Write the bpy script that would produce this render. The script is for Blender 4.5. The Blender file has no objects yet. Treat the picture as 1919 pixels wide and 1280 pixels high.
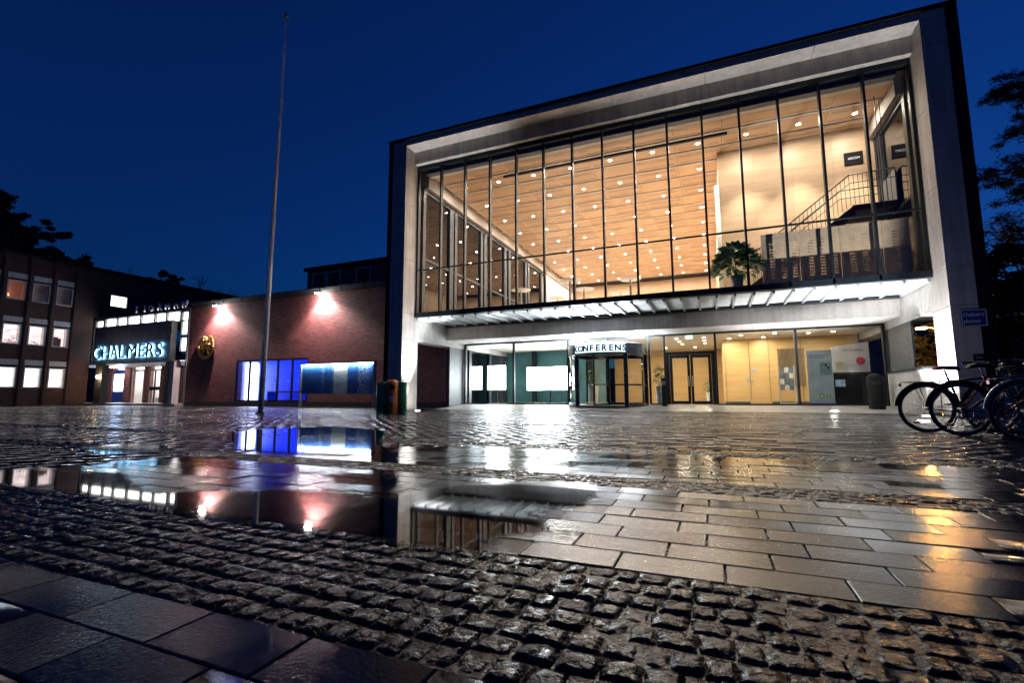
import bpy, bmesh, math, random
import numpy as np
from mathutils import Vector, Matrix, Euler
random.seed(7); rng = np.random.default_rng(7)
R = math.radians
S = bpy.context.scene
C = S.collection

# ------------------------------------------------------------------ camera
F_PX, PIT, YAW, ROL = 893.97, .1136067, .3989718, -.003
cp, sp, cy, sy = math.cos(PIT), math.sin(PIT), math.cos(YAW), math.sin(YAW)
fwd = Vector((-sy*cp, cy*cp, sp)); r0 = Vector((cy, sy, 0)); u0 = r0.cross(fwd)
rt = r0*math.cos(ROL) + u0*math.sin(ROL); up = u0*math.cos(ROL) - r0*math.sin(ROL)
cam = bpy.data.cameras.new('camera'); cam.sensor_width = 36; cam.lens = F_PX*36/1919
cam.clip_start = .05; cam.clip_end = 1500
co = bpy.data.objects.new('camera', cam); C.objects.link(co)
co.matrix_world = Matrix(((rt.x, up.x, -fwd.x, 0), (rt.y, up.y, -fwd.y, 0), (rt.z, up.z, -fwd.z, .55), (0, 0, 0, 1)))
S.camera = co

# ------------------------------------------------------------------ sky (after sunset) and exposure
SUN_EL, SKY_STR = R(-1.0), 0.15
w = bpy.data.worlds.new('World'); S.world = w; w.use_nodes = True
nt = w.node_tree; bg = nt.nodes['Background']
sk = nt.nodes.new('ShaderNodeTexSky'); sk.sky_type = 'NISHITA'; sk.sun_disc = False
sk.sun_elevation = SUN_EL; sk.sun_rotation = R(20); sk.ozone_density = 6; sk.air_density = 1.0; sk.dust_density = .6
tint = nt.nodes.new('ShaderNodeMix'); tint.data_type = 'RGBA'; tint.blend_type = 'MULTIPLY'
tint.inputs['Factor'].default_value = 1; tint.inputs[7].default_value = (.35, 1.18, 1.15, 1)
nt.links.new(sk.outputs[0], tint.inputs[6]); nt.links.new(tint.outputs[2], bg.inputs[0])
bg.inputs[1].default_value = SKY_STR
vs = S.view_settings; vs.view_transform = 'Standard'; vs.look = 'None'; vs.exposure = 1.4; vs.gamma = 1; vs.use_curve_mapping = False
cc = S.cycles
cc.use_denoising = True
try: cc.denoiser = 'OPENIMAGEDENOISE'
except Exception: pass
cc.max_bounces = 10; cc.diffuse_bounces = 4; cc.glossy_bounces = 5; cc.transparent_max_bounces = 24
cc.sample_clamp_indirect = 6; cc.sample_clamp_direct = 40; cc.use_light_tree = True; cc.caustics_reflective = False; cc.caustics_refractive = False

# ------------------------------------------------------------------ helpers
def tag(o, label=None, cat=None, group=None, kind=None):
    if label: o['label'] = label
    if cat: o['category'] = cat
    if group: o['group'] = group
    if kind: o['kind'] = kind
    return o
def link(o, parent=None):
    C.objects.link(o)
    if parent is not None:
        o.parent = parent
        if parent.get('_w', 1): o.matrix_parent_inverse = Matrix.Translation(-parent.location)
    return o
def thing(name, label, cat, loc, group=None):
    o = bpy.data.objects.new(name, None); o.location = loc; o.empty_display_size = .1
    C.objects.link(o); return tag(o, label, cat, group)
class MB:
    """collects simple shapes into one mesh"""
    def __init__(s): s.v = []; s.f = []
    def add(s, v, f):
        b = len(s.v); s.v += [tuple(x) for x in v]; s.f += [tuple(i+b for i in q) for q in f]; return s
    def box(s, x0, x1, y0, y1, z0, z1):
        return s.add([(x0,y0,z0),(x1,y0,z0),(x1,y1,z0),(x0,y1,z0),(x0,y0,z1),(x1,y0,z1),(x1,y1,z1),(x0,y1,z1)],
            [(0,3,2,1),(4,5,6,7),(0,1,5,4),(1,2,6,5),(2,3,7,6),(3,0,4,7)])
    def quad(s, a, b, c, d): return s.add([a,b,c,d], [(0,1,2,3)])
    def tube(s, pts, rads, n=8, cap=True):
        pts = [Vector(p) for p in pts]
        if not hasattr(rads, '__len__'): rads = [rads]*len(pts)
        ring = []; d0 = (pts[1]-pts[0]).normalized()
        ref = Vector((0,0,1)) if abs(d0.z) < .9 else Vector((1,0,0))
        a = d0.cross(ref).normalized()
        V = []
        for i, p in enumerate(pts):
            d = (pts[min(i+1,len(pts)-1)]-pts[max(i-1,0)]).normalized()
            a = (a - d*a.dot(d)).normalized(); b = d.cross(a)
            V += [p + (a*math.cos(t*2*math.pi/n)+b*math.sin(t*2*math.pi/n))*rads[i] for t in range(n)]
        Fc = [(i*n+t, i*n+(t+1)%n, (i+1)*n+(t+1)%n, (i+1)*n+t) for i in range(len(pts)-1) for t in range(n)]
        if cap: Fc += [tuple(range(n))[::-1], tuple(range((len(pts)-1)*n, len(pts)*n))]
        return s.add(V, Fc)
    def lathe(s, prof, c=(0,0,0), n=24, a0=0, a1=2*math.pi):
        full = abs(a1-a0-2*math.pi) < 1e-6; m = n if full else n+1
        V = [(c[0]+r*math.cos(a0+(a1-a0)*t/n), c[1]+r*math.sin(a0+(a1-a0)*t/n), c[2]+z) for r, z in prof for t in range(m)]
        Fc = [(i*m+t, i*m+(t+1)%m, (i+1)*m+(t+1)%m, (i+1)*m+t) for i in range(len(prof)-1) for t in range(n)]
        return s.add(V, Fc)
    def torus(s, c, Rr, r, axis='y', n=40, k=8, a0=0, a1=2*math.pi):
        full = abs(a1-a0-2*math.pi) < 1e-6; m = n if full else n+1
        V = []
        for t in range(m):
            a = a0+(a1-a0)*t/n
            for q in range(k):
                b = 2*math.pi*q/k; rr = Rr+r*math.cos(b); h = r*math.sin(b)
                if axis == 'y': V.append((c[0]+rr*math.cos(a), c[1]+h, c[2]+rr*math.sin(a)))
                else: V.append((c[0]+rr*math.cos(a), c[1]+rr*math.sin(a), c[2]+h))
        Fc = [(t*k+q, ((t+1)%m)*k+q, ((t+1)%m)*k+(q+1)%k, t*k+(q+1)%k) for t in range(n) for q in range(k)]
        return s.add(V, Fc)
    def mesh(s, name, mat, smooth=False):
        me = bpy.data.meshes.new(name); me.from_pydata(s.v, [], s.f)
        if mat: me.materials.append(mat)
        if smooth: me.polygons.foreach_set('use_smooth', [True]*len(me.polygons))
        me.update(); return me
    def build(s, name, mat, parent=None, smooth=False, bevel=0):
        o = bpy.data.objects.new(name, s.mesh(name, mat, smooth)); link(o, parent)
        if bevel:
            m = o.modifiers.new('bevel', 'BEVEL'); m.width = bevel; m.segments = 2; m.limit_method = 'ANGLE'
        return o
def box(name, b, mat, parent=None, bevel=0): return MB().box(*b).build(name, mat, parent, bevel=bevel)
def np_mesh(name, V, Fq, mat, parent=None, smooth=False):
    me = bpy.data.meshes.new(name); n = len(Fq); k = Fq.shape[1]
    me.vertices.add(len(V)); me.vertices.foreach_set('co', V.astype(np.float32).ravel())
    me.loops.add(n*k); me.loops.foreach_set('vertex_index', Fq.astype(np.int32).ravel())
    me.polygons.add(n); me.polygons.foreach_set('loop_start', np.arange(0, n*k, k, dtype=np.int32))
    if smooth: me.polygons.foreach_set('use_smooth', np.ones(n, bool))
    me.materials.append(mat); me.update(calc_edges=True); me.validate()
    return link(bpy.data.objects.new(name, me), parent)
def glyph(ch, h, ext, mat, off=0.0, name='letter'):
    cu = bpy.data.curves.new('g', 'FONT'); cu.body = ch; cu.size = h/.69; cu.extrude = ext; cu.offset = off
    cu.align_x = 'CENTER'; cu.resolution_u = 3
    o = bpy.data.objects.new('g', cu); C.objects.link(o)
    bpy.context.view_layer.update()
    me = bpy.data.meshes.new_from_object(o.evaluated_get(bpy.context.evaluated_depsgraph_get()))
    bpy.data.objects.remove(o); bpy.data.curves.remove(cu); me.name = name
    me.materials.clear(); me.materials.append(mat); return me
def put_text(s, x0, x1, y, z, h, mat, parent, ext=.004, off=0.0, name='letter', gap=.12, skip_space=True):
    """one object per letter on a wall facing -Y"""
    W = [(.35 if c in 'Iil.,' else .42 if c == ' ' else 1.15 if c in 'MW' else .95 if c in 'OCGQDNHm' else .8) for c in s]
    tot = sum(W); x = x0
    for c, wd in zip(s, W):
        adv = (x1-x0)*wd/tot
        if c != ' ':
            o = bpy.data.objects.new(name, glyph(c, h, ext, mat, off)); link(o, parent)
            d = o.data; xs = [v.co.x for v in d.vertices]; wid = max(xs)-min(xs); mid = (max(xs)+min(xs))/2
            sx = min(1.25, adv*(1-gap)/wid) if wid > 0 else 1
            for v in d.vertices: v.co = Vector(((v.co.x-mid)*sx + x+adv/2, y - v.co.z, z + v.co.y))
        x += adv
def nodes(name):
    m = bpy.data.materials.new(name); m.use_nodes = True; t = m.node_tree
    return m, t, t.nodes['Principled BSDF'], t.nodes, t.links
def ramp(N, L, src, stops):
    r = N.new('ShaderNodeValToRGB'); e = r.color_ramp.elements
    while len(e) < len(stops): e.new(.5)
    for i, (p, c) in enumerate(stops): e[i].position = p; e[i].color = (*c, 1) if hasattr(c, '__len__') else (c, c, c, 1)
    L.new(src, r.inputs[0]); return r.outputs[0]
def noise(N, L, scale, detail=4, vec=None, rough=.55, stretch=None):
    n = N.new('ShaderNodeTexNoise'); n.inputs['Scale'].default_value = scale; n.inputs['Detail'].default_value = detail; n.inputs['Roughness'].default_value = rough
    if vec is None: vec = N.new('ShaderNodeNewGeometry').outputs['Position']
    if stretch:
        mp = N.new('ShaderNodeMapping'); mp.inputs['Scale'].default_value = stretch; L.new(vec, mp.inputs[0]); vec = mp.outputs[0]
    L.new(vec, n.inputs['Vector']); return n.outputs[0]
def bump(N, L, b, h, strength, dist=.01):
    n = N.new('ShaderNodeBump'); n.inputs['Strength'].default_value = strength; n.inputs['Distance'].default_value = dist
    L.new(h, n.inputs['Height']); L.new(n.outputs[0], b.inputs['Normal']); return n
def simple(name, col, rough=.5, metal=0, var=.25, vs_=6, bmp=0, bs=60, spec=.5, stretch=None):
    m, t, b, N, L = nodes(name)
    b.inputs['Roughness'].default_value = rough; b.inputs['Metallic'].default_value = metal; b.inputs['Specular IOR Level'].default_value = spec
    n = noise(N, L, vs_, 5, stretch=stretch)
    lo = [c*(1-var) for c in col]; hi = [min(1, c*(1+var)) for c in col]
    L.new(ramp(N, L, n, [(.3, lo), (.7, hi)]), b.inputs['Base Color'])
    L.new(ramp(N, L, noise(N, L, vs_*1.7, 3), [(.3, max(.02, rough*.8)), (.75, min(1, rough*1.2))]), b.inputs['Roughness'])
    if bmp: bump(N, L, b, noise(N, L, bs, 5), bmp)
    return m
def emit(name, col, s):
    m, t, b, N, L = nodes(name); b.inputs['Base Color'].default_value = (.8, .8, .8, 1)
    b.inputs['Emission Color'].default_value = (*col, 1); b.inputs['Emission Strength'].default_value = s; return m
def glassmat(name, ior=1.5, tintc=(1, 1, 1), rough=.0, boost=1.0):
    m, t, b, N, L = nodes(name); N.remove(b); out = N['Material Output']
    tr = N.new('ShaderNodeBsdfTransparent'); tr.inputs[0].default_value = (*tintc, 1)
    gl = N.new('ShaderNodeBsdfGlossy'); gl.inputs['Roughness'].default_value = rough
    fr = N.new('ShaderNodeFresnel'); fr.inputs[0].default_value = ior
    ge = N.new('ShaderNodeNewGeometry'); inv = N.new('ShaderNodeMath'); inv.operation = 'SUBTRACT'; inv.inputs[0].default_value = boost
    L.new(ge.outputs['Backfacing'], inv.inputs[1])
    mu = N.new('ShaderNodeMath'); mu.operation = 'MULTIPLY'; mu.use_clamp = True
    L.new(fr.outputs[0], mu.inputs[0]); L.new(inv.outputs[0], mu.inputs[1])
    mx = N.new('ShaderNodeMixShader'); L.new(mu.outputs[0], mx.inputs[0]); L.new(tr.outputs[0], mx.inputs[1]); L.new(gl.outputs[0], mx.inputs[2])
    L.new(mx.outputs[0], out.inputs[0]); return m
def brickmat(name, axis, c1, c2, mortar, bw=.26, bh=.075, rough=.75, bstr=.6):
    m, t, b, N, L = nodes(name)
    ge = N.new('ShaderNodeNewGeometry'); sx = N.new('ShaderNodeSeparateXYZ'); L.new(ge.outputs['Position'], sx.inputs[0])
    cb = N.new('ShaderNodeCombineXYZ'); L.new(sx.outputs[axis], cb.inputs[0]); L.new(sx.outputs[2], cb.inputs[1])
    br = N.new('ShaderNodeTexBrick'); L.new(cb.outputs[0], br.inputs['Vector']); br.inputs['Scale'].default_value = 1
    br.inputs['Brick Width'].default_value = bw; br.inputs['Row Height'].default_value = bh; br.inputs['Mortar Size'].default_value = .009
    br.inputs['Mortar Smooth'].default_value = .2; br.inputs['Bias'].default_value = -.1
    br.inputs['Color1'].default_value = (*c1, 1); br.inputs['Color2'].default_value = (*c2, 1); br.inputs['Mortar'].default_value = (*mortar, 1)
    mx = N.new('ShaderNodeMix'); mx.data_type = 'RGBA'; mx.blend_type = 'MULTIPLY'; mx.inputs[0].default_value = .6
    L.new(br.outputs[0], mx.inputs[6]); L.new(ramp(N, L, noise(N, L, 1.3, 6), [(.3, .55), (.7, 1.0)]), mx.inputs[7])
    L.new(mx.outputs[2], b.inputs['Base Color']); b.inputs['Roughness'].default_value = rough
    inv = N.new('ShaderNodeMath'); inv.operation = 'MULTIPLY_ADD'; inv.inputs[1].default_value = -1; L.new(br.outputs['Fac'], inv.inputs[0])
    L.new(noise(N, L, 40, 4), inv.inputs[2]); bump(N, L, b, inv.outputs[0], bstr, .012); return m
def spot(name, loc, target, power, ang, col, parent=None, blend=.5, rad=.05):
    l = bpy.data.lights.new(name, 'SPOT'); l.energy = power; l.spot_size = R(ang); l.spot_blend = blend; l.color = col; l.shadow_soft_size = rad
    o = bpy.data.objects.new(name, l); o.location = loc
    o.rotation_euler = (Vector(target)-Vector(loc)).to_track_quat('-Z', 'Y').to_euler(); link(o, parent); return o

# ------------------------------------------------------------------ materials
def concrete(name, col, streak=.25):
    m, t, b, N, L = nodes(name)
    n1 = noise(N, L, 1.1, 8, rough=.62); n2 = noise(N, L, 14, 6); n3 = noise(N, L, 1.0, 5, stretch=(6, 6, .35))
    a = N.new('ShaderNodeMix'); a.data_type = 'RGBA'; a.blend_type = 'MULTIPLY'; a.inputs[0].default_value = 1
    L.new(ramp(N, L, n1, [(.25, [c*.72 for c in col]), (.75, [c*1.12 for c in col])]), a.inputs[6])
    L.new(ramp(N, L, n3, [(.38, 1-streak), (.6, 1.0)]), a.inputs[7])
    c2 = N.new('ShaderNodeMix'); c2.data_type = 'RGBA'; c2.blend_type = 'MULTIPLY'; c2.inputs[0].default_value = .5
    L.new(a.outputs[2], c2.inputs[6]); L.new(ramp(N, L, n2, [(.3, .75), (.65, 1.0)]), c2.inputs[7])
    L.new(c2.outputs[2], b.inputs['Base Color']); b.inputs['Roughness'].default_value = .72
    bump(N, L, b, noise(N, L, 30, 8, rough=.65), .25, .006); return m
M_CONC = concrete('concrete', (.60, .57, .54))
M_CONC2 = concrete('pale_concrete', (.63, .60, .58), .15)
def boarded():
    m = concrete('board_marked_concrete', (.56, .55, .53), .1); t = m.node_tree; N, L = t.nodes, t.links; b = N['Principled BSDF']
    wv = N.new('ShaderNodeTexWave'); wv.bands_direction = 'Y'; wv.inputs['Scale'].default_value = 3.2; wv.inputs['Distortion'].default_value = .4
    L.new(N.new('ShaderNodeNewGeometry').outputs['Position'], wv.inputs['Vector']); bump(N, L, b, wv.outputs[1], .8, .02); return m
M_BOARD = boarded()
M_BLACK = simple('black_sheet_metal', (.010, .010, .011), .75, 0, .3, spec=.2)
M_FRAME = simple('dark_blue_steel', (.008, .015, .021), .5, 0, .2, spec=.35)
M_GREYPANEL = simple('slate_grey_panel', (.07, .085, .10), .5, 0, .15)
M_GLASS = glassmat('window_glass', 1.5)
M_GLASS_IN = glassmat('side_glass', 1.6, (.55, .62, .68), 0, 1.15)
def woodmat(name, c1, c2, st, rough=.45, perf=False):
    m, t, b, N, L = nodes(name)
    n = noise(N, L, 1.4, 8, stretch=st, rough=.6); col = ramp(N, L, n, [(.3, c1), (.7, c2)])
    oi = N.new('ShaderNodeObjectInfo'); mx = N.new('ShaderNodeMix'); mx.data_type = 'RGBA'; mx.blend_type = 'MULTIPLY'; mx.inputs[0].default_value = 1
    L.new(col, mx.inputs[6]); L.new(ramp(N, L, oi.outputs['Random'], [(0, .86), (1, 1.0)]), mx.inputs[7]); out = mx.outputs[2]
    if perf:   # two bands of small slots routed into the board
        tc = N.new('ShaderNodeTexCoord'); s_ = N.new('ShaderNodeSeparateXYZ'); L.new(tc.outputs['Object'], s_.inputs[0])
        def mth(op, a, bb, clamp=False):
            q = N.new('ShaderNodeMath'); q.operation = op; q.use_clamp = clamp
            for i, vv in enumerate((a, bb)):
                if isinstance(vv, (int, float)): q.inputs[i].default_value = vv
                else: L.new(vv, q.inputs[i])
            return q.outputs[0]
        ay = mth('ABSOLUTE', s_.outputs[1], 0); band = mth('LESS_THAN', mth('ABSOLUTE', mth('SUBTRACT', ay, .25), 0), .07)
        fx = mth('LESS_THAN', mth('FRACT', mth('MULTIPLY', s_.outputs[0], 22), 0), .45)
        fy = mth('LESS_THAN', mth('FRACT', mth('MULTIPLY', s_.outputs[1], 14), 0), .8)
        inx = mth('LESS_THAN', mth('ABSOLUTE', s_.outputs[0], 0), .70)
        k = mth('MULTIPLY', mth('MULTIPLY', band, fx), mth('MULTIPLY', fy, inx))
        m2 = N.new('ShaderNodeMix'); m2.data_type = 'RGBA'; L.new(k, m2.inputs[0]); L.new(out, m2.inputs[6]); m2.inputs[7].default_value = (.12, .07, .035, 1); out = m2.outputs[2]
    L.new(out, b.inputs['Base Color']); b.inputs['Roughness'].default_value = rough; return m
M_CEIL = woodmat('ceiling_wood', (.56, .36, .21), (.68, .47, .29), (.6, 5, 5))
M_CEILP = woodmat('slotted_ceiling_wood', (.54, .35, .20), (.66, .45, .28), (.6, 5, 5), .45, True)
M_WALLW = woodmat('wall_wood', (.52, .37, .23), (.66, .50, .34), (.5, 1, 7))
M_GFW = woodmat('ground_floor_wood', (.52, .34, .14), (.64, .44, .20), (.5, 1, 6))
M_FLOOR = simple('pale_floor', (.55, .48, .40), .35, 0, .1)
M_RAIL = simple('grey_rail', (.55, .53, .50), .4, 0, .1)
M_WHITE = simple('white_paint', (.75, .75, .74), .45, 0, .06)
M_STEEL = simple('grey_painted_steel', (.42, .46, .48), .4, .3, .12)
M_CANP = simple('canopy_panel', (.68, .72, .73), .35, 0, .08)
M_POLE = simple('pole_paint', (.80, .80, .81), .35, 0, .08)
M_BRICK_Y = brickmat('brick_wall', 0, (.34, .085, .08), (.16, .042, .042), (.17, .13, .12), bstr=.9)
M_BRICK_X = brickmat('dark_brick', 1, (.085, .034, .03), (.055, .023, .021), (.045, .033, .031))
M_PLINTH = simple('dark_plinth', (.05, .055, .055), .6)
M_ALU = simple('aluminium', (.62, .62, .60), .35, .8, .08)
M_GOLD = simple('gilded_metal', (.85, .55, .16), .32, 1.0, .2, 12)
M_SILVER = simple('bright_metal', (.80, .81, .83), .25, .35, .2, 6)
M_LEAF = simple('leaf', (.055, .15, .035), .35, 0, .5, 9)
M_DARKLEAF = simple('dark_foliage', (.020, .030, .018), .7, 0, .4, 3)
M_BARK = simple('bark', (.045, .036, .030), .9, 0, .3, 8, .5, 20)
M_LAMP = emit('downlight_lens', (1, .86, .70), 590)
M_LAMP_LOW = emit('low_downlight_lens', (1, .86, .62), 280)

def slab_mat(name, base, c_lo, c_hi, wet_lo, wet_hi, bstr, fine, fd, cstr, coarse, cd):
    m, t, b, N, L = nodes(name)
    ge = N.new('ShaderNodeNewGeometry'); oi = N.new('ShaderNodeObjectInfo')
    ad = N.new('ShaderNodeMath'); ad.operation = 'ADD'; L.new(ge.outputs['Random Per Island'], ad.inputs[0]); L.new(oi.outputs['Random'], ad.inputs[1])
    fr = N.new('ShaderNodeMath'); fr.operation = 'FRACT'; L.new(ad.outputs[0], fr.inputs[0])
    mx = N.new('ShaderNodeMix'); mx.data_type = 'RGBA'; mx.blend_type = 'MULTIPLY'; mx.inputs[0].default_value = 1
    L.new(ramp(N, L, noise(N, L, 3, 8, rough=.65), [(.3, c_lo), (.7, c_hi)]), mx.inputs[6]); L.new(ramp(N, L, fr.outputs[0], [(0, .7), (1, 1.15)]), mx.inputs[7])
    sp_ = N.new('ShaderNodeMix'); sp_.data_type = 'RGBA'; sp_.blend_type = 'MULTIPLY'; sp_.inputs[0].default_value = .7
    L.new(mx.outputs[2], sp_.inputs[6]); L.new(ramp(N, L, noise(N, L, 130, 3), [(.38, .30), (.60, 1.25)]), sp_.inputs[7])
    L.new(sp_.outputs[2], b.inputs['Base Color'])
    # wet film: some flags shine, some are only damp, in soft patches
    def mth(op, a_, b_, clamp=False):
        q = N.new('ShaderNodeMath'); q.operation = op; q.use_clamp = clamp
        for i, vv in enumerate((a_, b_)):
            if isinstance(vv, (int, float)): q.inputs[i].default_value = vv
            else: L.new(vv, q.inputs[i])
        return q.outputs[0]
    # dampness 0 (water film) .. 1 (only damp): patches, single flags, and a drier strip on the near right
    xyz = N.new('ShaderNodeSeparateXYZ'); L.new(ge.outputs['Position'], xyz.inputs[0])
    near_dry = ramp(N, L, mth('MULTIPLY', mth('SUBTRACT', xyz.outputs[1], mth('MULTIPLY', xyz.outputs[0], .9)), .1), [(.20, 1.0), (.46, 0.0)])
    dmp = mth('ADD', mth('ADD', noise(N, L, .8, 5), mth('MULTIPLY', fr.outputs[0], .22)), mth('MULTIPLY', near_dry, .13))
    dmp = ramp(N, L, dmp, [(.52, 0.0), (.86, 1.0)])
    rg = mth('ADD', wet_lo, mth('MULTIPLY', dmp, wet_hi-wet_lo))
    rg = mth('ADD', rg, mth('MULTIPLY', ramp(N, L, noise(N, L, 95, 2), [(.40, 0.0), (.62, .10)]), mth('ADD', dmp, .15)), True); L.new(rg, b.inputs['Roughness'])
    b.inputs['IOR'].default_value = 1.36; b.inputs['Specular IOR Level'].default_value = .5
    b1 = N.new('ShaderNodeBump'); b1.inputs['Distance'].default_value = fd
    L.new(mth('MULTIPLY', mth('ADD', mth('MULTIPLY', dmp, .85), .15), bstr), b1.inputs['Strength'])
    L.new(noise(N, L, fine, 4, rough=.7), b1.inputs['Height'])
    b2 = N.new('ShaderNodeBump'); b2.inputs['Strength'].default_value = cstr; b2.inputs['Distance'].default_value = cd
    L.new(noise(N, L, coarse, 4), b2.inputs['Height']); L.new(b2.outputs[0], b1.inputs['Normal']); L.new(b1.outputs[0], b.inputs['Normal'])
    return m
M_SLAB = slab_mat('wet_paving_slab', 0, (.010, .0095, .0095), (.028, .025, .024), .02, .13, .38, 85, .004, .03, 7, .012)
M_COB = slab_mat('wet_cobble', 0, (.010, .010, .011), (.030, .028, .028), .09, .26, 1.0, 60, .006, 1.0, 32, .02)
M_JOINT = simple('wet_joint_sand', (.020, .016, .013), .28, 0, .5, 30, .6, 80, spec=.3)
M_WATER = glassmat('puddle_water', 1.33, (.35, .35, .37), .03, 1.5)
def shore(m):   # water thins out to nothing along a broken shore line
    t = m.node_tree; N, L = t.nodes, t.links; out = N['Material Output']; src = out.inputs[0].links[0].from_socket
    at = N.new('ShaderNodeAttribute'); at.attribute_name = 'depth'
    nz = N.new('ShaderNodeMath'); nz.operation = 'MULTIPLY_ADD'; L.new(noise(N, L, 11, 6, rough=.7), nz.inputs[0]); nz.inputs[1].default_value = .34; L.new(at.outputs['Fac'], nz.inputs[2])
    f = ramp(N, L, nz.outputs[0], [(.155, 0.0), (.20, 1.0)])
    tr = N.new('ShaderNodeBsdfTransparent'); mx = N.new('ShaderNodeMixShader'); L.new(f, mx.inputs[0]); L.new(tr.outputs[0], mx.inputs[1]); L.new(src, mx.inputs[2]); L.new(mx.outputs[0], out.inputs[0])
shore(M_WATER)
M_APRON = simple('apron_stone', (.30, .29, .27), .42, 0, .25, 3, .2, 60)

# ------------------------------------------------------------------ ground
def sheet(name, x0, x1, y0, y1, z, mat, kind='structure'):
    return tag(MB().quad((x0,y0,z),(x1,y0,z),(x1,y1,z),(x0,y1,z)).build(name, mat), kind=kind)
ground = sheet('ground', -600, 600, -300, 900, -.05, simple('dark_soil', (.035, .033, .03), .6, 0, .3, .5))
plaza = sheet('plaza', -46, 16, -3, 22.5, -.016, M_JOINT)
BANDS = [(.90, 1.60, 8), (2.98, 3.33, 4), (4.78, 5.20, 4), (8.45, 8.85, 4), (12.9, 13.3, 4)]
SL, SD, GAP, YEND = .33, .1655, .0045, 17.0
def xr(y): return max(-41, -2.95*y-1.6), min(8.0, .55*y+1.6)
# flags: rows between the cobble bands
rows = []; y = .20
edges = [b[0] for b in BANDS]+[YEND]; prev = .2
for i, e in enumerate(edges):
    n = max(1, round((e-prev)/SD)); d = (e-prev)/n
    rows += [(prev+k*d, prev+(k+1)*d) for k in range(n)]
    prev = BANDS[i][1] if i < len(BANDS) else e
slabs = []
for k, (a, b_) in enumerate(rows):
    x0, x1 = xr(b_); x = math.floor(x0/SL)*SL + (k % 2)*SL/2 + random.uniform(-.06, .06)
    while x < x1: slabs.append((x+SL/2, (a+b_)/2, b_-a)); x += SL
slabs = np.array(slabs)
def in_view(P):
    v = P - np.array([0, 0, .55]); z = v@np.array(fwd); z_ = np.where(z < .05, 1e9, z)
    px = F_PX*(v@np.array(rt))/z_; py = F_PX*(v@np.array(up))/z_
    return (abs(px) < 1000) & (abs(py) < 690) & (z > .05), z
P = np.c_[slabs[:, :2], np.zeros(len(slabs))]
vis, dep = in_view(P); order = np.argsort(np.where(vis, np.hypot(P[:, 0], P[:, 1]), 1e9))
near = order[:300]; far = order[300:]
def slab_verts(L_, D):
    hx, hy, c = L_/2-GAP/2, D/2-GAP/2, .003
    return np.array([(-hx+c,-hy+c,0),(hx-c,-hy+c,0),(hx-c,hy-c,0),(-hx+c,hy-c,0),(-hx,-hy,-.004),(hx,-hy,-.004),(hx,hy,-.004),(-hx,hy,-.004),(-hx,-hy,-.04),(hx,-hy,-.04),(hx,hy,-.04),(-hx,hy,-.04)])
SF = np.array([(0,1,2,3),(4,5,1,0),(5,6,2,1),(6,7,3,2),(7,4,0,3),(8,9,5,4),(9,10,6,5),(10,11,7,6),(11,8,4,7)])
tilt = rng.normal(0, .0022, (len(slabs), 2)); lift = rng.normal(0, .0009, len(slabs))
sv = slab_verts(SL, SD); sm = bpy.data.meshes.new('paving_slab'); sm.from_pydata(sv.tolist(), [], SF.tolist()); sm.materials.append(M_SLAB)
for i in near:
    o = bpy.data.objects.new('paving_slab', sm); o.location = (slabs[i, 0], slabs[i, 1], lift[i]); o.scale = (1, slabs[i, 2]/SD, 1)
    o.rotation_euler = (tilt[i, 0], tilt[i, 1], random.uniform(-.004, .004)); link(o, plaza)
def stack(base, faces, pos, tl, sc):
    n, k = len(pos), len(base); V = np.repeat(base[None], n, 0)*sc[:, None, :]
    V[:, :, 2] += V[:, :, 1]*tl[:, 0:1] - V[:, :, 0]*tl[:, 1:2]
    V += pos[:, None, :]; Fq = faces[None] + (np.arange(n)*k)[:, None, None]
    return V.reshape(-1, 3), Fq.reshape(-1, faces.shape[1])
V, Fq = stack(sv, SF, np.c_[slabs[far, :2], lift[far]], tilt[far], np.c_[np.ones(len(far)), slabs[far, 2]/SD, np.ones(len(far))])
tag(np_mesh('paving_field', V, Fq, M_SLAB, plaza), kind='stuff')
# cobbles
def cobble(seed):
    r = np.random.default_rng(seed); n = 6; V = []; g = np.linspace(-1, 1, n)
    for j in range(n):
        for i in range(n):
            u, v = g[i], g[j]; k = 1-.06*(u*u*v*v)
            q = max(abs(u), abs(v)); h = .003*(1-q**3) + r.normal(0, .0023)*(q < .95) - (.0028 if q > .95 else 0)
            V.append((u*k*.5+(r.normal(0, .022) if q > .95 else 0), v*k*.5+(r.normal(0, .022) if q > .95 else 0), h))
    ring = [i for i in range(n)]+[j*n+n-1 for j in range(1, n)]+[(n-1)*n+i for i in range(n-2, -1, -1)]+[j*n for j in range(n-2, 0, -1)]
    Fc = [(j*n+i, j*n+i+1, (j+1)*n+i+1, (j+1)*n+i) for j in range(n-1) for i in range(n-1)]; b0 = len(V)
    V += [(V[i][0]*1.04, V[i][1]*1.04, -.04) for i in ring]; m = len(ring)
    Fc += [(b0+q, b0+(q+1) % m, ring[(q+1) % m], ring[q]) for q in range(m)]
    return np.array(V), np.array(Fc)
COB = [cobble(s) for s in range(9)]
cob_me = []
for vv, ff in COB:
    me = bpy.data.meshes.new('cobblestone'); me.from_pydata(vv.tolist(), [], ff.tolist()); me.materials.append(M_COB); me.polygons.foreach_set('use_smooth', [True]*len(me.polygons)); cob_me.append(me)
cobs = []
for (a, b_, n) in BANDS:
    d = (b_-a)/n
    for k in range(n):
        yy = a+(k+.5)*d; x0, x1 = xr(b_); x = x0+random.uniform(0, .1)
        while x < x1:
            wd = random.uniform(.058, .100); cobs.append((x+wd/2, yy+random.gauss(0, .003), random.gauss(-.001, .0018), wd-.001, d-random.uniform(-.002, .004), random.randrange(9), random.gauss(0, .02), random.gauss(0, .02), random.gauss(0, .03))); x += wd
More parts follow.
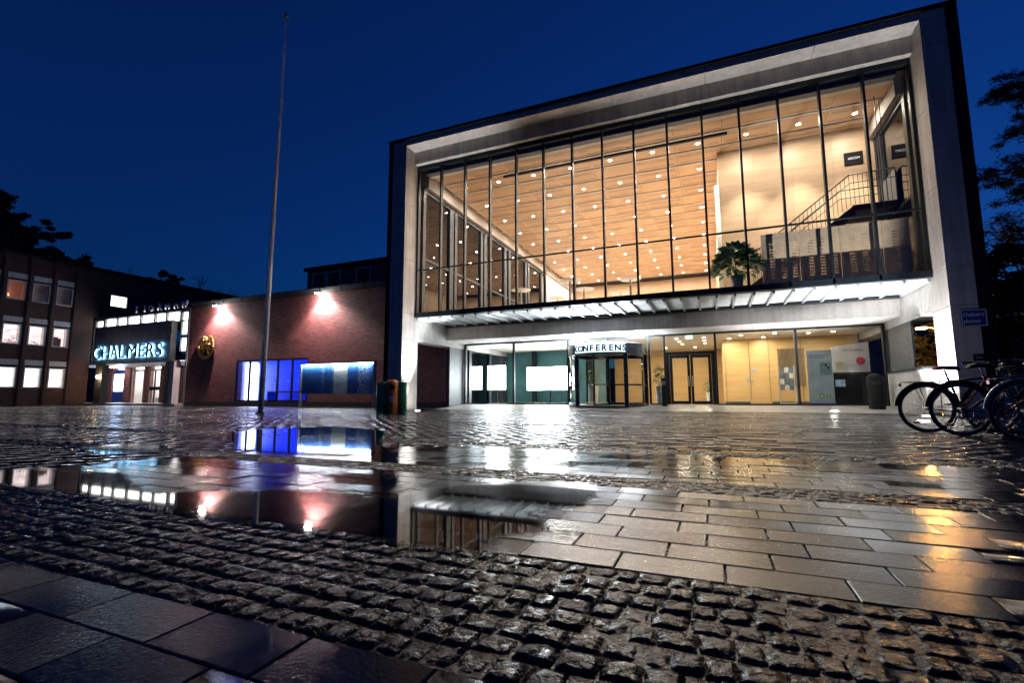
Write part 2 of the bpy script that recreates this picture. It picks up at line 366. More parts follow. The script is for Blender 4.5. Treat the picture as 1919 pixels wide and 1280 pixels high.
cobs = np.array(cobs); P = np.c_[cobs[:, :2], np.zeros(len(cobs))]; vis, dep = in_view(P)
order = np.argsort(np.where(vis, np.hypot(P[:, 0], P[:, 1]), 1e9)); near = order[:300]; far = order[300:]
for i in near:
    c = cobs[i]; o = bpy.data.objects.new('cobblestone', cob_me[int(c[5])]); o.location = c[:3]; o.scale = (c[3], c[4], 1); o.rotation_euler = (c[6], c[7], c[8]); link(o, plaza)
for (a, b_, n) in BANDS:
    x0, x1 = xr(b_); MB().quad((x0,a,-.0038),(x1,a,-.0038),(x1,b_,-.0038),(x0,b_,-.0038)).build('joint_bed', M_JOINT, plaza)
VV, FF, nb = [], [], 0
for k in range(9):
    s_ = far[cobs[far, 5] == k]; V, Fq = stack(COB[k][0], COB[k][1], cobs[s_, :3], cobs[s_, 6:8], np.c_[cobs[s_, 3:5], np.ones(len(s_))]); VV.append(V); FF.append(Fq+nb); nb += len(V)
tag(np_mesh('cobble_field', np.vstack(VV), np.vstack(FF), M_COB, plaza, True), kind='stuff')
# standing water
def puddle(pts, z, seed, cell=.04):
    P = np.array(pts); lo, hi = P.min(0)-.12, P.max(0)+.12
    nx, ny = [int(math.ceil((hi[i]-lo[i])/cell))+1 for i in (0, 1)]
    gx, gy = np.meshgrid(lo[0]+np.arange(nx)*cell, lo[1]+np.arange(ny)*cell); G = np.c_[gx.ravel(), gy.ravel()]
    A, Bv = P, np.roll(P, -1, 0); D = np.full(len(G), 1e9); ins = np.zeros(len(G), bool)
    for p, q in zip(A, Bv):
        e = q-p; t = np.clip(((G-p)@e)/max(1e-9, e@e), 0, 1); D = np.minimum(D, np.hypot(*(G-p-t[:, None]*e).T))
        c = (p[1] > G[:, 1]) != (q[1] > G[:, 1]); xx = p[0]+(G[:, 1]-p[1])*(q[0]-p[0])/(q[1]-p[1] if abs(q[1]-p[1]) > 1e-9 else 1e-9); ins ^= c & (G[:, 0] < xx)
    sd = np.where(ins, D, -D)
    I = np.arange(nx*ny).reshape(ny, nx); Q = np.c_[I[:-1, :-1].ravel(), I[:-1, 1:].ravel(), I[1:, 1:].ravel(), I[1:, :-1].ravel()]
    Q = Q[sd[Q].max(1) > -.1]; used = np.unique(Q); mp = np.full(nx*ny, -1); mp[used] = np.arange(len(used))
    o = np_mesh('puddle', np.c_[G[used], np.full(len(used), z)], mp[Q], M_WATER); at = o.data.attributes.new('depth', 'FLOAT', 'POINT'); at.data.foreach_set('value', sd[used].astype(np.float32))
    return tag(o, kind='structure')
puddle([(-5.625, 1.681), (-5.120, 1.940), (-4.377, 2.068), (-3.964, 2.180), (-3.353, 1.928), (-3.057, 1.811), (-2.837, 1.883), (-2.592, 2.033), (-2.331, 2.173), (-1.971, 2.185), (-1.745, 2.139), (-1.659, 2.233), (-1.638, 2.488), (-1.367, 2.727), (-1.098, 2.956), (-0.757, 3.072), (-0.645, 2.889), (-0.617, 2.407), (-0.753, 2.327), (-0.824, 2.215), (-0.731, 2.051), (-0.641, 1.933), (-0.723, 1.850), (-0.803, 1.778), (-0.782, 1.628), (-0.902, 1.534), (-1.165, 1.526), (-1.471, 1.520), (-1.763, 1.518), (-1.937, 1.501), (-2.389, 1.499), (-2.840, 1.596), (-3.653, 1.622), (-4.209, 1.603), (-5.238, 1.569)], .0035, 0)
puddle([(-6.794, 5.049), (-7.094, 6.221), (-6.232, 6.848), (-4.828, 6.252), (-3.086, 3.963), (-3.186, 3.514), (-3.686, 3.492), (-4.651, 3.558)], .0035, 2, .08)
puddle([(-6.461, 3.079), (-6.482, 3.448), (-5.573, 3.544), (-5.184, 3.142), (-5.429, 2.762)], .0035, 3, .08)

# ------------------------------------------------------------------ apron in front of the glass
ap = tag(MB().quad((-10.8,17.3,.004),(5.4,17.3,.004),(5.4,20.0,.175),(-10.8,20.0,.175)).build('apron', M_APRON), kind='structure')

# ================================================================== conference building
XL, XR, YF, YU, YL = -10.87, 5.5, 15.0, 15.85, 20.0
XLo, XRo, ZT, ZS = -11.5, 6.04, 10.72, 10.5
bld = thing('conference_building', 'concrete framed conference building with tall lit glass front and wooden ceiling', 'building', (-2.7, 20, 0))
# columns in stacked lifts, each a panel with its own joint
lifts = [0, 2.75, 3.75, 5.9, 8.1, 9.75, ZS-.004]
for x0, x1, key in ((XLo, XL, 'l'), (XR, XRo, 'r')):
    for a, b_ in zip(lifts[:-1], lifts[1:]):
        box('column_panel', (x0, x1, YF, 16.05, a+.004, b_-.004), M_CONC, bld, .008)
# roof slab edge: soffit panels
xs = np.linspace(XLo, XRo, 7)
for a, b_ in zip(xs[:-1], xs[1:]): box('soffit_panel', (a+.005, b_-.005, YF, 15.597, ZS, ZT), M_CONC2, bld, .006)
# deep beam over the window, in panels, and the pale strip under it
xs = np.linspace(XL, XR, 7)
for a, b_ in zip(xs[:-1], xs[1:]): box('beam_panel', (a+.004, b_-.004, 15.6, 16.25, 9.99, ZT-.02), M_CONC, bld, .006)
box('roof_edge', (XLo-.2, XRo+.24, YF-.06, 15.6, ZT+.003, ZT+.10), M_BLACK, bld)
box('roof', (XLo-.2, XRo+.24, 15.605, 41, ZT+.003, ZT+.3), M_BLACK, bld)
for x0, x1 in ((XLo-.24, XLo-.003), (XRo+.003, XRo+.28)):
    MB().box(x0, x1, YF+.05, 16.0, .02, ZT+.15).box(x0, x1, 16.003, 41, 2.8, ZT+.15).build('side_cladding', M_BLACK, bld)
M_BEAM = concrete('hall_beam_concrete', (.36, .33, .30), .1)
# side walls: board-marked concrete between storeys, openings below
for s, x0, x1 in ((-1, XLo, XL), (1, XR, XRo)):
    box('side_beam', (x0, x1, 16.053, 41, 2.75, 3.66), M_BOARD, bld)
    box('top_side_beam', (x0, x1+(.27 if s < 0 else 0), 16.26, 41, 9.2, 9.93) if s < 0 else (x0-.27, x1, 16.26, 41, 9.2, 9.93), M_BEAM, bld)
box('side_panel', (XL-.09, XL-.03, 18.64, 20.3, .1, 2.747), M_GREYPANEL, bld)
box('side_panel', (XR+.03, XR+.09, 17.75, 20.3, .1, 2.747), M_GREYPANEL, bld)
# lower concrete beam above the entrance glass
xs = np.linspace(XL+.003, XR-.003, 5)
for a, b_ in zip(xs[:-1], xs[1:]): box('beam_panel', (a+.003, b_-.003, 18.3, 20.1, 3.0, 3.62), M_CONC2, bld, .006)
# low wall closing the right-hand opening
lw = box('low_wall', (5.2, 5.49, 16.06, 19.0, 0, 1.22), M_BOARD, bld); box('coping', (5.16, 5.53, 16.055, 19.02, 1.222, 1.29), M_FRAME, lw)
lw = box('low_wall', (6.05, 8.6, 16.2, 16.5, 0, 1.1), M_CONC, bld); box('coping', (6.05, 8.6, 16.15, 16.55, 1.102, 1.17), M_FRAME, lw)
# ---- upper curtain wall
ug = MB().box(XL+.01, XR-.01, YU-.06, YU+.1, 9.83, 9.985).box(XL+.01, XR-.01, YU-.09, YU+.1, 3.66, 3.84).box(XL+.01, XL+.09, YU-.05, YU+.1, 3.84, 9.83).box(XR-.09, XR-.01, YU-.05, YU+.1, 3.84, 9.83).build('window_frame', M_FRAME, bld)
NB = 15; bw = (XR-XL-.1)/NB
for i in range(1, NB):
    x = XL+.05+i*bw; box('mullion', (x-.032, x+.032, YU-.09, YU+.08, 3.70, 9.90), M_FRAME, ug)
for i in range(NB):
    x0, x1 = XL+.05+i*bw+.034, XL+.05+(i+1)*bw-.034
    box('transom', (x0, x1, YU-.02, YU+.03, 5.56, 5.61), M_FRAME, ug)
    for z0, z1 in ((3.845, 5.557), (5.613, 9.827)):
        o = box('pane', (x0, x1, YU, YU+.012, z0, z1), M_GLASS, ug); 
# ---- glazed canopy between upper window and lower beam
can = box('canopy', (XL+.01, XR-.01, 15.95, 18.29, 3.70, 3.76), M_STEEL, bld)
box('edge_beam', (XL+.01, XR-.01, 18.05, 18.297, 3.55, 3.695), M_FRAME, can)
n = 31; px_ = (XR-XL-.1)/n
for i in range(n+1):
    x = XL+.05+i*px_; box('bracket', (x-.03, x+.03, 15.90, 18.045, 3.565, 3.697), M_STEEL, can)
    if i < n: box('canopy_panel', (x+.034, x+px_-.034, 15.93, 18.04, 3.64, 3.67), M_CANP, can)
# ---- upper hall
ZC = 9.70
box('upper_floor', (XL+.1, XR-.1, 16.0, 40, 3.77, 3.9), M_FLOOR, bld)
ceil = box('upper_ceiling', (XL+.28, XR-.28, 16.0, 40, ZC+.06, ZC+.10), simple('ceiling_void', (.02, .018, .015), .9), bld)
box('ceiling_upstand', (XL+.3, XR-.3, 16.27, 16.5, ZC, ZC+.05), M_RAIL, ceil)
box('plaster_strip', (XL+.28, XR-.28, 16.0, 16.26, ZC-.02, ZC+.04), M_GREYPANEL, ceil)
PX, PY = 1.595, 1.07
pm = {}
for k_, mm in (('p', M_CEILP), ('n', M_CEIL)): pm[k_] = MB().box(-PX/2+.006, PX/2-.006, -.425, .425, 0, .03).mesh('ceiling_panel', mm)
lampx = [-.14+PX*i for i in range(-6, 4)]
for r_ in range(20):
    yc = 17.82-PY+PY*r_
    for i, x in enumerate(lampx):
        if x > .5 and yc > 19.5: continue
        o = bpy.data.objects.new('ceiling_panel', pm['p' if (i+r_) % 3 else 'n']); o.location = (x, yc, ZC+.005); link(o, ceil)
    x1 = XR-.3 if yc < 19 else .9
    yr = yc+PY/2; MB().box(XL+.3, x1, yr-.055, yr+.055, ZC-.012, ZC+.035).build('ceiling_rail', M_RAIL, ceil)
# wall of pale wood, in sheets
ww = MB().box(.52, XR-.1, 18.93, 19.1, 3.9, ZC).box(.52, .7, 19.1, 39, 3.9, ZC).build('wood_wall', M_WALLW, bld)
for i in range(4):
    for j in range(3):
        a, b_ = .5+i*1.22, .5+(i+1)*1.22; box('wood_sheet', (a+.002, b_-.002, 18.895, 18.928, 3.9+j*1.93+.002, 3.9+(j+1)*1.93-.002), M_WALLW, ww)
bw_ = box('back_wall', (XL+.1, .5, 39, 39.2, 3.9, ZC), M_WALLW, bld)
for i in range(9): box('wood_sheet', (XL+.2+i*1.25, XL+1.44+i*1.25, 38.96, 38.995, 3.9, 9.6), M_WALLW, bw_)
# side glazing of the upper hall
for s, xg in ((-1, XL+.05), (1, XR-.05)):
    sg = MB().box(xg-.06, xg+.06, 16.1, 31.5, 9.03, 9.197).box(xg-.06, xg+.06, 16.1, 31.5, 3.9, 4.05).box(xg-.03, xg+.05, 16.1, 31.5, 6.14, 6.24).build('side_window_frame', M_FRAME, bld)
    pairs = [(16.1, 16.3), (18.27, 18.60), (18.72, 18.95), (21.4, 21.65), (21.8, 22.1), (24.4, 24.75), (25.0, 25.35), (27.7, 28.0), (28.15, 28.5), (30.7, 31.0)]
    for a, b_ in pairs: box('mullion', (xg-.08, xg+.08, a, b_, 4.0, 9.1), M_FRAME, sg)
    pp = [p for ab in pairs for p in ab]
    for a, b_ in zip(pp[1::2], pp[2::2]):
        box('pane', (xg-.012, xg+.0, a+.002, b_-.002, 4.05, 6.135), M_GLASS_IN, sg); box('pane', (xg-.012, xg+.0, a+.002, b_-.002, 6.245, 9.028), M_GLASS_IN, sg)
    box('side_wall', (xg-.1, xg+.1, 31.5, 39, 3.9, 9.197), M_WHITE, bld)
# outer skin beyond the side glass (dark, unlit face of the wing)
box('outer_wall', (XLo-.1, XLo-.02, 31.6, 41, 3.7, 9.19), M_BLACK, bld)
# curtain strip by the wood wall
cv = MB()
for i in range(14):
    a = .36+i*.011; cv.tube([(a, 18.8+.05*math.sin(i*1.7), 3.9), (a, 18.8+.05*math.sin(i*1.7), 8.4)], .012, 6)
cv.build('curtain', M_WHITE, bld, True)
# ---- stair with railing against the wood wall
st = MB()
stair = box('staircase', (4.25, 5.38, 17.3, 18.6, 6.25, 6.43), M_BLACK, bld)
N_ = 13
for i in range(N_):
    t = i/N_; x = 4.25-(i+1)*.235; z = 6.43-(i+1)*.19
    box('tread', (x, x+.26, 17.3, 18.5, z-.05, z), M_BLACK, stair)
stg = MB()
for yy in (17.28, 18.52): stg.add([(4.3, yy, 6.43), (4.3, yy, 6.1), (1.2, yy, 3.9), (1.2, yy, 4.1), (4.3, yy+.03, 6.43), (4.3, yy+.03, 6.1), (1.2, yy+.03, 3.9), (1.2, yy+.03, 4.1)], [(0,1,2,3),(7,6,5,4),(0,4,5,1),(3,2,6,7),(0,3,7,4),(1,5,6,2)])
stg.build('stringer', M_BLACK, stair)
for q in range(2):
    yy = 17.24 if q == 0 else 18.56
    MB().tube([(1.2, yy, 5.05), (4.2, yy, 7.40), (5.36, yy, 7.42)], .022, 6).tube([(1.2, yy, 4.75), (4.2, yy, 7.12), (5.36, yy, 7.14)], .014, 6).build('handrail', M_FRAME, stair)
    if q == 0:
        for i in range(36):
            x = 1.25+i*(5.36-1.25)/35; zt = 5.05+(x-1.2)/3*2.35 if x < 4.2 else 7.41; zb = zt-.98
            MB().tube([(x, yy, zb), (x, yy, zt)], .009, 5).build('baluster', M_FRAME, stair)
MB().box(5.36, 5.39, 17.25, 18.5, 6.43, 7.4).build('end_screen', M_GREYPANEL, stair)
for x, yy in ((4.95, 17.0), (5.15, 17.3)): MB().tube([(x, yy, 3.9), (x, yy, 9.7)], .012, 6).build('hanger_rod', M_FRAME, stair)
# perforated metal balustrade panels behind the glass
M_PERF = simple('perforated_steel', (.64, .52, .36), .5, 0, .12)
for i, (a, b_) in enumerate(((1.62, 2.60), (2.66, 3.66), (3.72, 4.70), (4.76, 5.36))):
    m = MB(); yy0, yy1 = 16.58, 16.61; z0, z1 = 3.92, 5.54; cols = [a+.18+j*.30 for j in range(3) if a+.18+j*.30+.14 < b_-.03]
    xs_ = [a]+[q for c_ in cols for q in (c_, c_+.14)]+[b_]
    for j in range(0, len(xs_), 2): m.box(xs_[j], xs_[j+1], yy0, yy1, z0, z1)
    for c_ in cols:
        m.box(c_, c_+.14, yy0, yy1, 5.34, z1).box(c_, c_+.14, yy0, yy1, z0, 4.16)
        for q in range(13): zz = 4.16+q*.0908; m.box(c_, c_+.14, yy0, yy1, zz+.028, zz+.0908)
    p = m.build('balustrade_panel', M_PERF, bld); MB().box(a, b_, 16.56, 16.63, 5.542, 5.60).box(a-.045, a-.008, 16.57, 16.62, 3.9, 5.6).build('rail_cap', M_PERF, p)
# lighting truss hung under the ceiling front
tr = thing('lighting_truss', 'slim silver lattice truss hung under the front edge of the wooden ceiling', 'truss', (-3.5, 16.75, 9.3))
MB().tube([(-7.2, 16.75, 9.52), (.7, 16.75, 9.52)], .016, 6).build('top_chord', M_ALU, tr); MB().box(-7.4, .8, 16.7, 16.8, 9.27, 9.34).build('light_track', M_FRAME, tr)
lm = MB()
for i in range(26):
    x = -7.2+i*.304; lm.tube([(x, 16.75, 9.34), (x+.152, 16.75, 9.52)], .008, 5).tube([(x+.152, 16.75, 9.52), (x+.304, 16.75, 9.34)], .008, 5)
lm.build('lattice', M_ALU, tr)
for x in (-6, -3.2, -.4): MB().tube([(x, 16.75, 9.52), (x, 16.75, 9.72)], .006, 5).build('hanger', M_ALU, tr)
# downlights
dm = MB().lathe([(.085, 0), (.085, -.02), (.065, -.022)], n=16).mesh('trim', M_WHITE, True)
lensm = MB().add([(.065*math.cos(t*math.pi/8), .065*math.sin(t*math.pi/8), -.018) for t in range(16)], [tuple(range(15, -1, -1))]).mesh('lens', M_LAMP)
lensl = MB().add([(.065*math.cos(t*math.pi/8), .065*math.sin(t*math.pi/8), -.018) for t in range(16)], [tuple(range(15, -1, -1))]).mesh('lens', M_LAMP_LOW)
def downlight(x, yy, z, lm_, label, group):
    t = thing('downlight', label, 'downlight', (x, yy, z), group); t['_w'] = 0
    o = bpy.data.objects.new('trim', dm); o.parent = t; C.objects.link(o); o = bpy.data.objects.new('lens', lm_); o.parent = t; C.objects.link(o); del t['_w']
ORD = ['first', 'second', 'third', 'fourth', 'fifth', 'sixth', 'seventh', 'eighth', 'ninth', 'tenth']
for k in range(10):
    yy = 17.82+2.14*k
    for x in lampx:
        if x > .5 and k > 0: continue
        if x > 4.7: continue
        if x > .5: spot('wall_washer', (x, yy, ZC-.03), (x, yy+.45, 3.9), 420, 62, (1, .86, .68), bld, .55, .06); downlight(x, yy, ZC+.005, lensm, 'round ceiling downlight before the pale wood wall, %s from its left corner' % ORD[lampx.index(x)-7], 'downlights by the wood wall')
        else: downlight(x, yy, ZC+.005, lensm, 'round ceiling downlight of the upper hall, %s row behind the glass, %s from the left' % (ORD[k], ORD[lampx.index(x)]), 'downlights of the upper hall')

# ---- ground floor
gl = MB().box(XL+.02, XR-.02, YL-.05, YL+.09, 2.93, 2.995).box(XL+.02, -5.75, YL-.05, YL+.09, .17, .23).box(-2.35, -1.75, YL-.05, YL+.09, .17, .23).box(.1, XR-.02, YL-.05, YL+.09, .17, .23).build('lower_window_frame', M_FRAME, bld)
mx_ = [XL+.05, -8.34, -5.79, -2.37, -1.77, .11, 2.82, XR-.05]
for x in mx_: box('mullion', (x-.04, x+.04, YL-.07, YL+.08, .2, 2.927), M_FRAME, gl)
for i, (a, b_) in enumerate(zip(mx_[:-1], mx_[1:])):
    z0 = 2.62 if i == 2 else 2.28 if i == 4 else .235
    box('pane', (a+.042, b_-.042, YL, YL+.012, z0, 2.927), M_GLASS, gl)
box('mullion', (-4.08, -4.0, YL-.03, YL+.05, 2.62, 2.927), M_FRAME, gl)
# double door
dd = MB().box(-1.73, .07, YL-.06, YL+.06, 2.16, 2.27).box(-1.73, -1.60, YL-.06, YL+.06, .19, 2.158).box(-.06, .07, YL-.06, YL+.06, .19, 2.158).build('double_door', M_BLACK, bld)
for a, b_ in ((-1.59, -.84), (-.82, -.07)):
    MB().box(a, a+.10, YL-.03, YL+.03, .2, 2.15).box(b_-.10, b_, YL-.03, YL+.03, .2, 2.15).box(a+.1, b_-.1, YL-.03, YL+.03, .2, .33).box(a+.1, b_-.1, YL-.03, YL+.03, 2.02, 2.15).build('door_leaf', M_BLACK, dd)
    box('pane', (a+.102, b_-.102, YL, YL+.01, .332, 2.018), M_GLASS, dd)
MB().tube([(-.90, YL-.09, .9), (-.90, YL-.09, 1.3)], .014, 6).tube([(-.76, YL-.09, .9), (-.76, YL-.09, 1.3)], .014, 6).build('handle', M_ALU, dd)
# revolving door
RC, RR = (-4.08, 19.95), 1.62
M_DRUM = simple('blue_black_steel', (.012, .018, .035), .3, .2, .2)
rv = MB().lathe([(RR-.12, 2.17), (RR, 2.17), (RR, 2.60), (RR-.02, 2.62), (.02, 2.62)], (*RC, 0), 64).lathe([(RR-.12, 2.17), (RR-.12, 2.3), (.02, 2.3)], (*RC, 0), 64).build('revolving_door', M_DRUM, bld)
def arc(name, a0, a1, r0_, r1_, z0, z1, m, parent, n=16):
    return MB().lathe([(r0_, z0), (r1_, z0), (r1_, z1), (r0_, z1), (r0_, z0)], (*RC, 0), n, R(a0), R(a1)).build(name, m, parent, True)
for a0, a1 in ((184, 233), (307, 356)):
    arc('curved_pane', a0, a1, RR-.05, RR-.04, .25, 2.168, M_GLASS, rv); arc('base_rail', a0, a1, RR-.09, RR-.01, .12, .25, M_DRUM, rv); arc('mid_rail', a0, a1, RR-.06, RR-.03, .93, 1.0, M_DRUM, rv)
for a in (232, 308, 183, 357):
    x, yy = RC[0]+RR*.97*math.cos(R(a)), RC[1]+RR*.97*math.sin(R(a)); box('post', (x-.075, x+.075, yy-.06, yy+.06, .1, 2.168), M_DRUM, rv)
for a in (20, 140, 260):
    c_, s_ = math.cos(R(a)), math.sin(R(a))
    def wp(r, z, n=0): return (RC[0]+r*c_-n*s_, RC[1]+r*s_+n*c_, z)
    lf = MB().tube([wp(.05, .16), wp(.05, 2.16)], .045, 6).tube([wp(1.45, .16), wp(1.45, 2.16)], .045, 6).tube([wp(.05, .22), wp(1.45, .22)], .05, 6).tube([wp(.05, 1.0), wp(1.45, 1.0)], .035, 6).tube([wp(.05, 2.12), wp(1.45, 2.12)], .04, 6).build('door_wing', M_DRUM, rv)
    MB().add([wp(.1, .25), wp(1.4, .25), wp(1.4, 2.1), wp(.1, 2.1), wp(.1, .25, .008), wp(1.4, .25, .008), wp(1.4, 2.1, .008), wp(.1, 2.1, .008)], [(0,1,2,3),(7,6,5,4),(0,4,5,1),(1,5,6,2),(2,6,7,3),(3,7,4,0)]).build('wing_pane', M_GLASS, rv)
MB().lathe([(.001, .135), (RR, .135), (RR, .15), (RR-.01, .16), (.001, .16)], (*RC, 0), 48).build('floor_ring', M_GREYPANEL, rv)
# sign on the drum: dark letters standing off a glowing strip
M_LTR = simple('sign_letter', (.012, .016, .03), .4)
M_GLOW = emit('sign_backlight', (.62, .86, 1.0), .75)
sz = MB().lathe([(RR+.004, 2.235), (RR+.012, 2.235), (RR+.012, 2.575), (RR+.004, 2.575)], (*RC, 0), 32, R(270-39), R(270+37)).build('sign_light_strip', M_GLOW, rv, True)
word = 'KONFERENS'
for i, ch in enumerate(word):
    a = R(270-36+i*71/8.0); me = glyph(ch, .235, .012, M_LTR, .012); xs_ = [v.co.x for v in me.vertices]; md = (max(xs_)+min(xs_))/2
    for v in me.vertices:
        r = RR+.035+v.co.z; t = a+(v.co.x-md)*1.0/RR; v.co = Vector((RC[0]+r*math.cos(t), RC[1]+r*math.sin(t), 2.285+v.co.y))
    link(bpy.data.objects.new('letter', me), rv)
MB().lathe([(1.25, 2.64), (1.45, 2.64)], (*RC, 0), 48, R(185), R(355)).build('light_strip', emit('drum_uplight', (.90, .95, 1.0), 190), rv)
# interior of the ground floor
M_SLAT = simple('pale_ceiling_slat', (.58, .53, .44), .45, 0, .08)
M_TEAL = simple('teal_glow_wall', (.08, .25, .29), .5, 0, .3, 1.2)  # teal of the wall stands in for a diffuse white-cyan glow
box('lower_floor', (XL+.1, XR-.1, 20.1, 29, .05, .17), simple('polished_floor', (.42, .40, .37), .18, 0, .1), bld)
lc = box('lower_ceiling', (XL+.05, XR-.05, 20.1, 29, 3.02, 3.06), M_PLINTH, bld)
for k in range(17): box('ceiling_slat', (XL+.1, XR-.1, 20.15+k*.5, 20.15+k*.5+.455, 2.985, 3.017), M_SLAT, lc)
box('interior_wall', (-14, -5.2, 25.0, 25.2, .17, 3.0), M_TEAL, bld)
box('interior_wall', (-5.2, .42, 27.5, 27.7, .17, 3.0), M_GFW, bld)
gw = box('interior_wall', (.42, XR-.1, 23.0, 23.2, .17, 3.0), M_GFW, bld)
for x in (.5, 1.45, 2.2, 3.4): box('wall_joint_strip', (x, x+.012, 22.985, 22.998, .3, 2.9), M_PLINTH, gw)
MB().box(.42, 1.42, 22.975, 22.998, .18, .27).box(2.24, XR-.1, 22.975, 22.998, .18, .27).build('skirting', M_PLINTH, gw)
MB().box(1.3, 1.42, 22.97, 22.998, 1.15, 1.32).box(1.52, 1.56, 22.93, 22.998, 1.12, 1.2).box(1.5, 1.75, 22.985, 22.998, 1.58, 1.68).build('door_fittings', M_STEEL, gw)
gs = MB()
for i in range(22): gs.box(2.55+i*.045, 2.565+i*.045, 22.97, 22.998, .9, 2.5)
gs.build('slatted_panel', M_PLINTH, gw)
box('interior_wall', (.42, .6, 23.2, 27.5, .17, 3.0), M_GFW, bld)
for a in (20.35, 22.6, 24.7): box('interior_column', (XL-.1, XL+.06, a, a+.25, .17, 2.747), M_FRAME, bld)
box('interior_pane', (XL-.02, XL-.008, 20.6, 24.7, .17, 2.747), M_GLASS_IN, bld)
for x, yy in ((-9.2, 24.6), (-6.1, 24.6)): box('interior_column', (x, x+.22, yy, yy+.22, .17, 3.0), M_FRAME, bld)
for x, yy in [(-7.9, 21.2), (-1.4, 21.5), (-1.35, 22.7), (-1.3, 23.9), (-.3, 21.5), (-.3, 22.7), (-.3, 23.9), (1.1, 21.3), (2.3, 21.2), (3.5, 21.6), (4.3, 21.5), (.7, 22.4), (2.0, 22.4), (-3.4, 22.2), (-9.3, 21.8), (-5.6, 21.8), (-2.2, 25.5), (-3.8, 25.5), (-.8, 25.7)]:
    downlight(x, yy, 2.985, lensl, 'small warm downlight in slatted ceiling behind the entrance glass', 'downlights of the ground floor')

# ================================================================== brick hall with blue display window
YW = 20.0
bh = thing('brick_hall', 'long red brick hall with two wall floodlights and a blue lit window', 'building', (-21, 21, 0))
MB().box(-31.0, -26.45, YW, YW+.4, .25, 6.28).box(-20.72, XLo+.2, YW, YW+.4, .25, 6.28).box(-26.45, -20.72, YW, YW+.4, 2.70, 6.28).box(-26.45, -20.72, YW, YW+.4, .25, .28).build('brick_wall', M_BRICK_Y, bh)
box('plinth', (-31.0, XLo+.2, YW-.02, YW+.3, 0, .247), M_PLINTH, bh)
pr = box('parapet', (-31.05, XLo-.3, YW-.05, YW+.5, 6.283, 6.62), M_BLACK, bh)
for i in range(12): box('roof_flashing', (-30.9+i*1.55, -29.42+i*1.55, YW-.065, YW-.052, 6.30, 6.60), M_PLINTH, pr)
box('roof', (-31.05, XLo-.3, YW+.5, 33, 6.3, 6.5), M_BLACK, bh)
box('corner_trim', (-11.95, -11.92, YW-.03, YW, .3, 6.2), M_ALU, bh)
M_BLUEW = simple('blue_display_wall', (.02, .10, .75), .5, 0, .05)
wf = MB().box(-26.45, -20.72, YW-.01, YW+.12, 2.62, 2.70).box(-26.45, -20.72, YW-.01, YW+.12, .28, .34).box(-26.45, -26.40, YW-.01, YW+.12, .34, 2.62).box(-20.78, -20.72, YW-.01, YW+.12, .34, 2.62).build('display_window', M_BLACK, bh)
xs = [-26.40, -25.33, -23.04, -21.93, -20.78]
for x in xs[1:-1]: box('mullion', (x-.035, x+.035, YW-.01, YW+.1, .34, 2.62), M_BLACK, wf)
for a, b_ in zip(xs[:-1], xs[1:]): box('pane', (a+.037, b_-.037, YW+.03, YW+.042, .342, 2.618), M_GLASS, wf)
box('display_back', (-26.45, -20.7, YW+1.6, YW+1.7, .3, 2.8), M_BLUEW, wf)
box('display_side', (-26.6, -26.45, YW+.42, YW+1.6, .3, 2.8), M_WHITE, wf); box('display_end', (-20.7, -20.6, YW+.42, YW+1.6, .3, 2.8), M_BLUEW, wf)
MB().box(-26.5, -20.7, YW+.42, YW+1.6, .2, .3).build('display_floor', M_BLUEW, wf); box('display_lid', (-26.5, -20.7, YW+.42, YW+1.6, 2.75, 2.8), M_BLUEW, wf)
MB().box(-26.3, -20.8, YW+.5, YW+.62, 2.70, 2.74).build('light_tube', emit('blue_tube', (.06, .16, 1), 15), wf)
MB().box(-26.40, -26.36, YW+.7, YW+1.5, .35, 2.6).build('white_light_strip', emit('cool_tube', (.75, .8, 1), 2.6), wf)
MB().box(-24.6, -21.2, YW+.7, YW+1.3, .78, .86).box(-24.6, -24.52, YW+.7, YW+1.3, .3, .78).box(-21.28, -21.2, YW+.7, YW+1.3, .3, .78).build('display_bench', M_WHITE, wf)
for x, z in ((-24.5, 1.5), (-24.2, 1.35), (-23.4, 1.45), (-22.4, 1.42)): MB().lathe([(.001, -.07), (.09, -.04), (.12, 0), (.09, .05), (.001, .07)], (x, YW+1.1, z), 12).tube([(x, YW+1.1, .86), (x, YW+1.1, z-.05)], .008, 5).build('exhibit', M_WHITE, wf, True)
# floodlights
M_FLOOD = emit('flood_lens', (1, .90, .86), 220)
for x, z, lab in ((-28.1, 6.12, 'left wall floodlight above the gilded emblem on brick wall'), (-19.85, 6.2, 'right wall floodlight above the notice board on brick wall')):
    t = thing('wall_floodlight', lab, 'floodlight', (x, YW-.4, z), 'floodlights of the brick hall')
    MB().tube([(x, YW, z+.1), (x, YW-.28, z+.1)], .02, 8).build('arm', M_BLACK, t)
    MB().box(x-.16, x+.16, YW-.50, YW-.24, z+.03, z+.14).build('housing', M_BLACK, t, bevel=.015)
    MB().add([(x-.14, YW-.49, z), (x+.14, YW-.49, z), (x+.14, YW-.26, z-.03), (x-.14, YW-.26, z-.03), (x-.14, YW-.49, z+.028), (x+.14, YW-.49, z+.028), (x+.14, YW-.26, z+.028), (x-.14, YW-.26, z+.028)], [(3,2,1,0),(0,1,5,4),(1,2,6,5),(2,3,7,6),(3,0,4,7)]).build('lens', M_FLOOD, t)
    spot('flood_beam', (x, YW-.36, z-.06), (x+.35, YW+.02, 3.0), 620, 126, (1, .76, .74), t, .55, .07)
